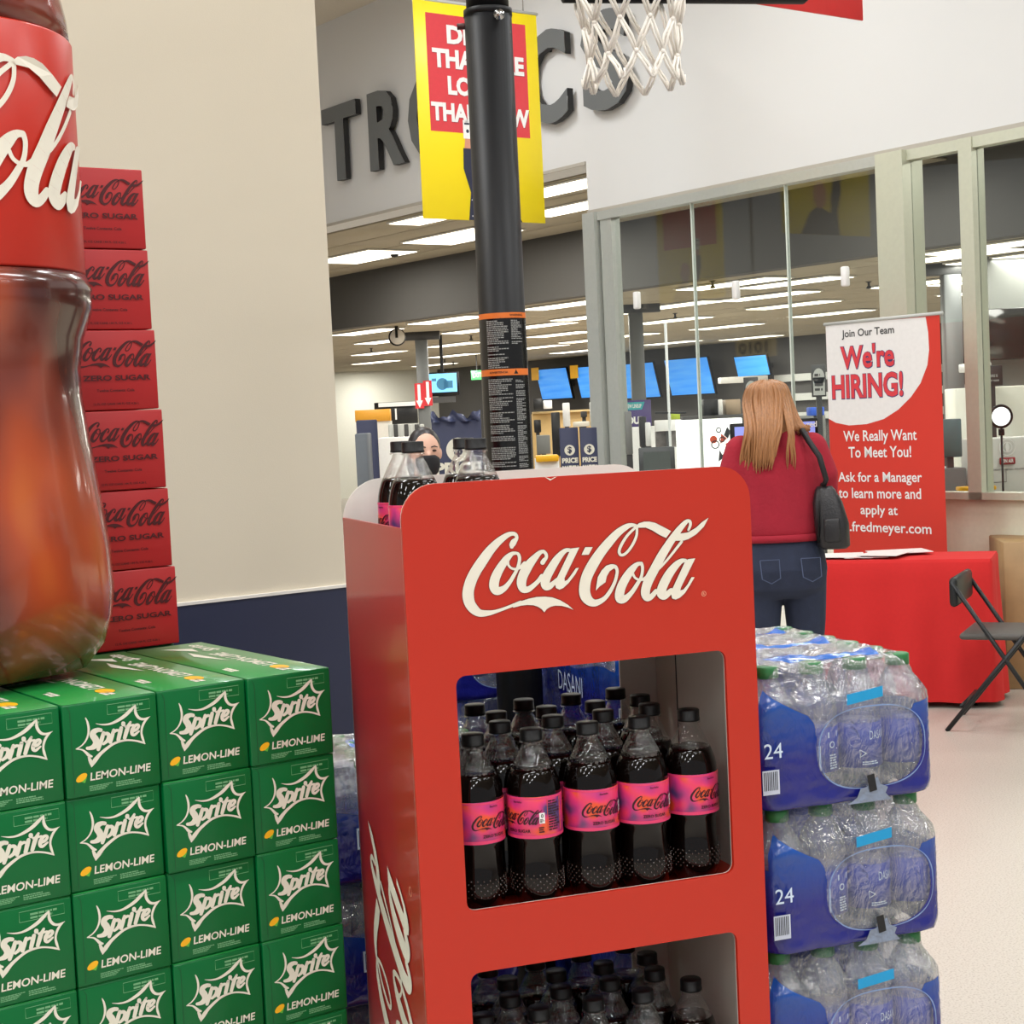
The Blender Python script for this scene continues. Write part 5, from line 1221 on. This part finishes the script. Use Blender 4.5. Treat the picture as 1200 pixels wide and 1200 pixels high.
for s, xa, xb, yb, yt, m_, bo in BT:
    A_, z0_ = bz_(xa, yb); B_, _ = bz_(xb, yb); z1_ = bz_(xa, yt - .0)[1]
    if s in ("We're", 'HIRING!'): 
        vs, fs = textfit(s, A_ - .003, z0_ - .006, w=B_ - A_ + .008, h=z1_ - z0_ + .009, bold=.05); prt('lettering_edge', (vs, fs), lambda a, b: (a, -.0026, b), mat('banner_maroon', (70, 60, 110)), t)
    desc = any(c in s for c in 'gpyj')
    vs, fs = textfit(s, A_, z0_ - ((z1_ - z0_) * .26 if desc and m_ is PUREW else 0), w=B_ - A_, h=(z1_ - z0_) * (1.26 if desc and m_ is PUREW else 1), bold=bo)
    prt('lettering', (vs, fs), lambda a, b: (a, -.0032, b), m_, t)

# ================================================================== RED TABLE
a, b = at_y(940, 657, 8.45), at_y(1161, 655, 8.12); dd = b - a; TF = Frame((a.x, a.y), math.degrees(atan2(dd.y, dd.x))); tw = Vector((dd.x, dd.y, 0)).length; TZ_ = .75; td = .42
CL = mat('red_tablecloth', (208, 34, 34), .85, nscale=60, noise=.05)
t = thing('table', 'folding table hidden under the red cloth', 'table', TF.p(0, 0, 0), TF.rz)
MB().box(.02, tw - .02, .02, td - .02, TZ_ - .04, TZ_ - .006).build('tabletop', WHITEB, t)
for x in (.1, tw - .1):
    for y in (.08, td - .08): MB().tube([(x, y, 0), (x, y, TZ_ - .04)], .012, 8).build('leg', BLACKM, t)
m = MB(); n = 160; per = 2 * (tw + td); ring_ = []
for k in range(n):
    s = k / n * per
    if s < tw: p = (s, 0); nn = (0, -1)
    elif s < tw + td: p = (tw, s - tw); nn = (1, 0)
    elif s < 2 * tw + td: p = (tw - (s - tw - td), td); nn = (0, 1)
    else: p = (0, td - (s - 2 * tw - td)); nn = (-1, 0)
    ring_.append((p, nn, s))
zs = [TZ_, TZ_ - .015, TZ_ - .1, TZ_ - .25, TZ_ - .45, TZ_ - .6, .03]
for z in zs:
    f = (TZ_ - z) / TZ_
    for (p, nn, s) in ring_:
        o_ = .006 + f * (.02 + .018 * sin(s * 26) + .012 * sin(s * 11 + 1)) if z < TZ_ else 0
        m.v.append((p[0] + nn[0] * o_, p[1] + nn[1] * o_, z))
for i in range(len(zs) - 1):
    for k in range(n): j = (k + 1) % n; m.f.append((i * n + k, (i + 1) * n + k, (i + 1) * n + j, i * n + j)); m.sm.append(i > 0)
m.f.append(tuple(range(n))); m.sm.append(False)
o = m.build('tablecloth', CL, None, TF.p(0, 0, 0), TF.rz); tag(o, 'bright red cloth hanging to the floor over the table before the banner', 'tablecloth')
for i, (x, y, rz, w_, d_) in enumerate(((972, 649, .2, .26, .20), (1000, 652, -.3, .30, .21), (1012, 656, .1, .22, .16), (985, 654, -.1, .24, .16), (1055, 648, .4, .30, .22), (1038, 652, -.2, .21, .28))):
    q = at_z(x, y, TZ_ + .003); a_, b_, _ = TF.inv(q); a_ = min(max(a_, .14), tw - .14); b_ = min(max(b_, .12), td - .12)
    o = MB().box(-w_ / 2, w_ / 2, -d_ / 2, d_ / 2, 0, .003).build('paper', PUREW, None, TF.p(a_, b_, TZ_ + .001 + i * .0035), TF.rz + rz)
    tag(o, ['white leaflet nearest the woman on the red table', 'wide white sheet second from the left on the red table', 'small white leaflet at the front edge of the red table', 'folded white leaflet between the woman and the wide sheet', 'white sheet furthest right on the red table', 'narrow white sheet turned endwise on the red table'][i], 'paper', 'papers on the red table')
# black folding chair by the table
q = at_y(1180, 700, 7.7); t = thing('folding_chair', 'black folding chair at the right edge beside the red table', 'chair', (q.x, 7.7, 0), radians(65))
zt_ = at_y(1160, 672, 7.7).z
MB().rbox(-.22, .22, .19, .23, zt_ - .14, zt_, .02).build('backrest', BLACKM, t); MB().rbox(-.21, .21, -.2, .19, .43, .46, .012).build('seat', mat('grey_seat', (84, 80, 76), .6), t)
for x in (-.21, .21):
    MB().tube([(x, -.24, 0), (x, .22, zt_ - .02)], .011, 8).build('leg', BLACKM, t); MB().tube([(x, .26, 0), (x, -.10, .45)], .011, 8).build('leg', BLACKM, t)
for y, z in ((.19, .12), (-.17, .12)): MB().tube([(-.21, y, z), (.21, y, z)], .008, 8).build('stretcher', BLACKM, t)

# ================================================================== PEOPLE
def remesh(o, vox=.01, sm=4):
    md = o.modifiers.new('Remesh', 'REMESH'); md.mode = 'VOXEL'; md.voxel_size = vox; md.use_smooth_shade = True
    s = o.modifiers.new('Smooth', 'SMOOTH'); s.factor = .5; s.iterations = sm; return o
def limb(m, pts, rads, n=14): m.tube(pts, rads, n); m.sphere(pts[0], rads[0], n=8); m.sphere(pts[-1], rads[-1], n=8); return m
def hand(m, w, d, side, up=(0, 0, 1)):
    """palm with five fingers growing along d from wrist w"""
    w = Vector(w); d = Vector(d).normalized(); u = Vector(up); s = d.cross(u).normalized() * side; nrm = s.cross(d).normalized()
    pc = w + d * .045; m.tube([w, pc, w + d * .085], [.024, .030, .028], 10)
    for i, (o_, l) in enumerate(((-.027, .058), (-.009, .070), (.009, .066), (.026, .052))):
        a = w + d * .080 + s * o_; m.tube([a, a + d * l * .5 - nrm * .006, a + d * l * .85 - nrm * .022], [.0095, .0088, .007], 8)
    a = w + d * .03 - s * .025; m.tube([a, a - s * .025 + d * .025, a - s * .030 + d * .052 - nrm * .008], [.012, .0105, .008], 8)
SKM = mat('skin', (214, 164, 138), .55, nscale=20); 
def head_parts(m, c, faceaway=True, s=1.0):
    x, y, z = c
    f = 1 if faceaway else -1       # +1: face looks to +y
    m.sphere((x, y, z), .076 * s, .094 * s, .108 * s, n=14); m.sphere((x, y + f * .028 * s, z - .055 * s), .055 * s, .058 * s, .062 * s, n=10)
    m.sphere((x, y + f * .098 * s, z - .02 * s), .012 * s, .016 * s, .018 * s, n=6); m.sphere((x, y + f * .088 * s, z - .058 * s), .024 * s, .012 * s, .010 * s, n=6)
    for e in (-1, 1): m.sphere((x + e * .078 * s, y, z - .012 * s), .010 * s, .018 * s, .030 * s, n=6)
    m.tube([(x, y - f * .01, z - .06 * s), (x, y - f * .02, z - .19 * s)], [.056 * s, .062 * s], 14)
# ---- the woman seen from behind
wq = at_y(913, 600, 6.85); WX, WY = wq.x, 6.85
wm = thing('person', 'person with long auburn hair, crimson sweater and dark jeans, seen from behind', 'person', (WX, WY, 0), radians(4))
def lz(x, y): q = at_y(x, y, 6.85); return q.x - WX, q.z
hx, hz = lz(903, 483)
m = MB(); head_parts(m, (hx, .06, hz + .015), True, .98)
limb(m, [(-.20, .10, 1.12), (-.15, .30, 1.08)], [.036, .028]); hand(m, (-.15, .30, 1.08), (.3, 1, -.1), -1)
limb(m, [(.22, .12, 1.10), (.14, .32, 1.10)], [.036, .028]); hand(m, (.14, .32, 1.10), (-.3, 1, .0), 1)
m.loft([(0, 0, .9, .15, .10), (0, 0, 1.2, .15, .10), (0, .01, 1.36, .14, .08), (.01, .02, 1.42, .06, .06)], 20)
for e in (-1, 1): limb(m, [(e * .09, .0, .9), (e * .10, 0, .5), (e * .10, .01, .09)], [.08, .055, .038])
remesh(m.build('body', SKM, wm), .008, 3)
m = MB()
tz = lambda v: v
m.loft([(.0, 0, 1.005, .168, .130, 2.4), (0, 0, 1.04, .182, .138, 2.4), (0, 0, 1.12, .180, .135, 2.3), (0, .0, 1.22, .180, .130, 2.3), (0, .0, 1.32, .190, .125, 2.3), (0, .01, 1.385, .175, .110, 2.2), (.0, .02, 1.425, .125, .088, 2), (.008, .03, 1.455, .075, .070, 2), (.012, .035, 1.49, .066, .064, 2), (.012, .035, 1.50, .05, .05, 2)], 28)
limb(m, [(-.150, .01, 1.375), (-.195, .0, 1.26), (-.215, .03, 1.13), (-.19, .12, 1.115)], [.068, .063, .056, .052]); limb(m, [(.150, .01, 1.375), (.192, .0, 1.26), (.205, .04, 1.14), (.20, .14, 1.11)], [.068, .064, .056, .048])
JK = mat('crimson_fleece', (158, 26, 46), .9, nscale=14, noise=.12, bump=.3, bscale=60)
remesh(m.build('sweater', JK, wm), .010, 5)
m = MB(); m.loft([(0, 0, 1.002, .172, .134, 2.4), (0, 0, .996, .182, .142, 2.4), (0, 0, 1.012, .186, .146, 2.4), (0, 0, 1.026, .182, .142, 2.4)], 32); m.build('sweater_hem', JK, wm)
m = MB(); m.loft([(0, 0, 1.03, .165, .118, 2.3), (0, -.005, .96, .178, .135, 2.4), (0, -.012, .88, .186, .150, 2.5), (0, -.008, .80, .180, .140, 2.4), (0, 0, .76, .150, .11, 2.2)], 26)
for e in (-1, 1):
    limb(m, [(e * .092, -.01, .84), (e * .096, 0, .65), (e * .098, .01, .48), (e * .10, 0, .30), (e * .10, -.005, .06)], [.096, .084, .066, .060, .046])
    m.sphere((e * .075, -.075, .87), .085, .075, .095, n=10)
JN = mat('dark_denim', (36, 44, 66), .85, nscale=30, noise=.2, bump=.2, bscale=300)
remesh(m.build('jeans', JN, wm), .010, 4)
for e in (-1, 1): prt('back_pocket', ribbon([(e * .085 - .04, .93, .004), (e * .085 - .038, .855, .004), (e * .085, .835, .004), (e * .085 + .038, .855, .004), (e * .085 + .04, .93, .004), (e * .085 - .04, .93, .004)], 1, False), lambda a, b: (a, -.163 - (.02 if b < .88 else 0), b), mat('denim_seam', (70, 80, 108), .8), wm)
for e in (-1, 1): MB().rbox(e * .10 - .045, e * .10 + .045, -.10, .16, 0, .075, .025, 3).build('shoe', BLACKM, wm)
# hair: strands in tapering locks over a cap
HR = mat('auburn_hair', (160, 110, 68), .42, noise=.45, nscale=90)
nt = HR.node_tree; N = nt.nodes; mp = N.new('ShaderNodeMapping'); mp.inputs['Scale'].default_value = (1.6, 1.6, .07)
nz = [x for x in N if x.type == 'TEX_NOISE'][0]; tc = [x for x in N if x.type == 'TEX_COORD'][0]; nt.links.new(tc.outputs['Object'], mp.inputs[0]); nt.links.new(mp.outputs[0], nz.inputs['Vector'])
m = MB(); hc = Vector((hx, .055, hz + .02))
m.sphere(hc, .094, .110, .113, n=18)
m.loft([(hx - .052, .00, 1.33, .035, .020), (hx - .040, -.005, 1.37, .068, .040), (hx - .020, .0, 1.43, .084, .058), (hx + .0, .01, 1.49, .094, .088), (hx, .03, 1.56, .096, .105), (hx, .05, 1.60, .08, .09)], 28)
rn = random.Random(3)
def lock(P_, r):
    C_ = catmull([tuple(p) for p in P_], 5); n_l = len(C_)
    m.tube(C_, [r * min(1, .35 + 3 * t_) * (1 - .88 * t_ ** 1.6) for t_ in [i / (n_l - 1) for i in range(n_l)]], 6)
for i in range(150):
    f = rn.random(); ang = pi * (.92 + 1.16 * f); rr_ = rn.uniform(.9, 1.04)
    top = (hx + .02 * cos(ang), .055 + .02 * sin(ang), hz + .130 * rr_)
    side = (hx + .094 * cos(ang) * rr_, .055 + .112 * sin(ang) * rr_, hz + .045)
    if f < .62: xe = hx - .145 + .20 * f + rn.uniform(-.014, .014); ze = 1.30 + .05 * f + rn.uniform(-.035, .03); ye = -.05 - .08 * sin(f * 3)
    elif f < .72: xe = hx + .03 + rn.uniform(0, .035); ze = 1.30 + rn.uniform(-.02, .07); ye = -.125
    else: xe = hx + .095 + .06 * (f - .72) / .28 + rn.uniform(-.015, .02); ze = 1.445 + rn.uniform(-.015, .03); ye = -.03
    midz = hz - .06; mid = (side[0] * .6 + xe * .4 + rn.uniform(-.008, .008), min(side[1], ye) * .8 - .02, midz)
    lock([top, (side[0] * .75 + hx * .25, side[1] * .75 + .055 * .25, hz + .108), side, mid, (xe * .8 + mid[0] * .2 + rn.uniform(-.006, .006), ye - .012, ze * .65 + midz * .35), (xe, ye, ze)], rn.uniform(.007, .0125))
m.build('hair', HR, wm)
# shoulder bag: carried, so a thing of its own
bx, bz0 = lz(969, 640); _, bz1 = lz(969, 568)
bg = thing('shoulder_bag', 'black leather shoulder bag hanging at the woman\'s right side', 'bag', (WX + bx, WY - .12, bz0), radians(-12))
hgt = bz1 - bz0
m = MB().loft([(0.008, 0, 0, .050, .045, 3), (.006, 0, .012, .066, .060, 3), (.0, 0, hgt * .4, .070, .060, 3), (-.014, 0, hgt * .75, .060, .050, 3), (-.022, 0, hgt * .95, .040, .034, 3), (-.024, 0, hgt, .030, .022, 3)], 28)
m.build('bag_body', mat('black_leather', (34, 33, 36), .4, bump=.2, bscale=120), bg)
MB().tube([(-.055, -.045, .03), (-.052, -.058, hgt * .4), (-.045, -.045, hgt * .75), (-.024, -.01, hgt)], .0045, 8).build('piping', BLACK, bg)
MB().rbox(-.03, .035, -.072, -.05, .03, hgt * .5, .01).build('front_pocket', mat('black_leather', (0, 0, 0)), bg)
sx, sz = lz(938, 508); sx2, sz2 = lz(962, 566)
ca, sa = cos(radians(12)), sin(radians(12))
def tobag(x, y, z): dx, dy = x - bx, y + .12; return (dx * ca - dy * sa, dx * sa + dy * ca, z - bz0)
pp = [tobag(bx - .03, -.125, bz1), tobag(sx2 - .006, -.150, sz2 + .02), tobag((sx + sx2) / 2 + .01, -.142, (sz + sz2) / 2 + .01), tobag(sx + .014, -.105, sz - .03), tobag(sx, -.055, sz + .012), tobag(sx + .005, .03, sz + .01), tobag(sx + .02, .115, sz - .06), tobag(sx + .06, .16, sz - .17), tobag(bx - .02, .06, bz1 + .02), tobag(bx - .02, -.07, bz1)]
o = bpy.data.objects.new('strap', None)
m = MB(); m.tube(pp, [.010, .012, .013, .013, .013, .013, .012, .011, .010, .009], 8); m.build('strap', mat('strap_black', (24, 22, 26), .6), bg)
# ---- masked employee facing the camera
ex = at_y(498, 528, 8.3); EX, EY = ex.x, 8.3
em = thing('person', 'person with dark hair and a black face mask behind the bottles', 'person', (EX, EY, 0), radians(14))
hz2 = ex.z - .005
m = MB(); head_parts(m, (0, 0, hz2), False, 1.0); m.loft([(0, .02, .95, .14, .09), (0, .02, 1.15, .14, .09), (0, .02, hz2 - .24, .13, .07), (0, .01, hz2 - .17, .06, .06)], 18)
for e in (-1, 1):
    limb(m, [(e * .2, .02, hz2 - .50), (e * .15, -.22, hz2 - .50)], [.036, .027]); hand(m, (e * .15, -.22, hz2 - .50), (-e * .3, -1, 0), e)
remesh(m.build('body', mat('light_skin', (226, 180, 158), .5, nscale=20), em), .008, 2)
m = MB(); m.loft([(0, .02, .90, .155, .11, 2.3), (0, .02, 1.05, .16, .115, 2.3), (0, .02, hz2 - .30, .17, .105, 2.2), (0, .02, hz2 - .235, .15, .09, 2.2), (0, .015, hz2 - .19, .075, .065, 2)], 22)
for e in (-1, 1): limb(m, [(e * .145, .02, hz2 - .27), (e * .20, .03, hz2 - .42), (e * .20, -.02, hz2 - .52), (e * .175, -.13, hz2 - .50)], [.06, .055, .050, .044])
remesh(m.build('jacket', mat('dark_jacket', (36, 36, 44), .8), em), .010, 4)
m = MB(); m.loft([(0, .02, .93, .155, .11), (0, .02, .82, .165, .12), (0, .02, .74, .14, .10)], 20)
for e in (-1, 1): limb(m, [(e * .085, .02, .82), (e * .09, .02, .45), (e * .09, .02, .07)], [.085, .062, .045])
remesh(m.build('trousers', BLACKM, em), .011, 3)
for e in (-1, 1): MB().rbox(e * .09 - .045, e * .09 + .045, -.15, .10, 0, .075, .025, 3).build('shoe', BLACKM, em)
m = MB(); m.sphere((0, .022, hz2 + .02), .084, .096, .106, n=14); m.sphere((0, .11, hz2 + .02), .045, .045, .04, n=8); m.sphere((-.055, .06, hz2 - .07), .03, .04, .06, n=8)
m.build('hair', mat('dark_hair', (34, 28, 30), .4, noise=.3, nscale=80), em)
m = MB(); m.loft([(0, -.058, hz2 - .125, .030, .035), (0, -.060, hz2 - .105, .052, .052), (0, -.060, hz2 - .07, .062, .058), (0, -.055, hz2 - .035, .062, .060), (0, -.055, hz2 - .018, .040, .060)], 22); m.build('face_mask', mat('black_cloth', (26, 26, 30), .8), em)
for e in (-1, 1):
    MB().sphere((e * .030, -.086, hz2 + .004), .013, .008, .006, n=8).build('eye', mat('eye_dark', (50, 30, 24), .2), em)
    MB().tube([(e * .014, -.094, hz2 + .022), (e * .030, -.096, hz2 + .027), (e * .048, -.086, hz2 + .021)], [.003, .0035, .002], 6).build('eyebrow', mat('dark_hair', (0, 0, 0)), em)
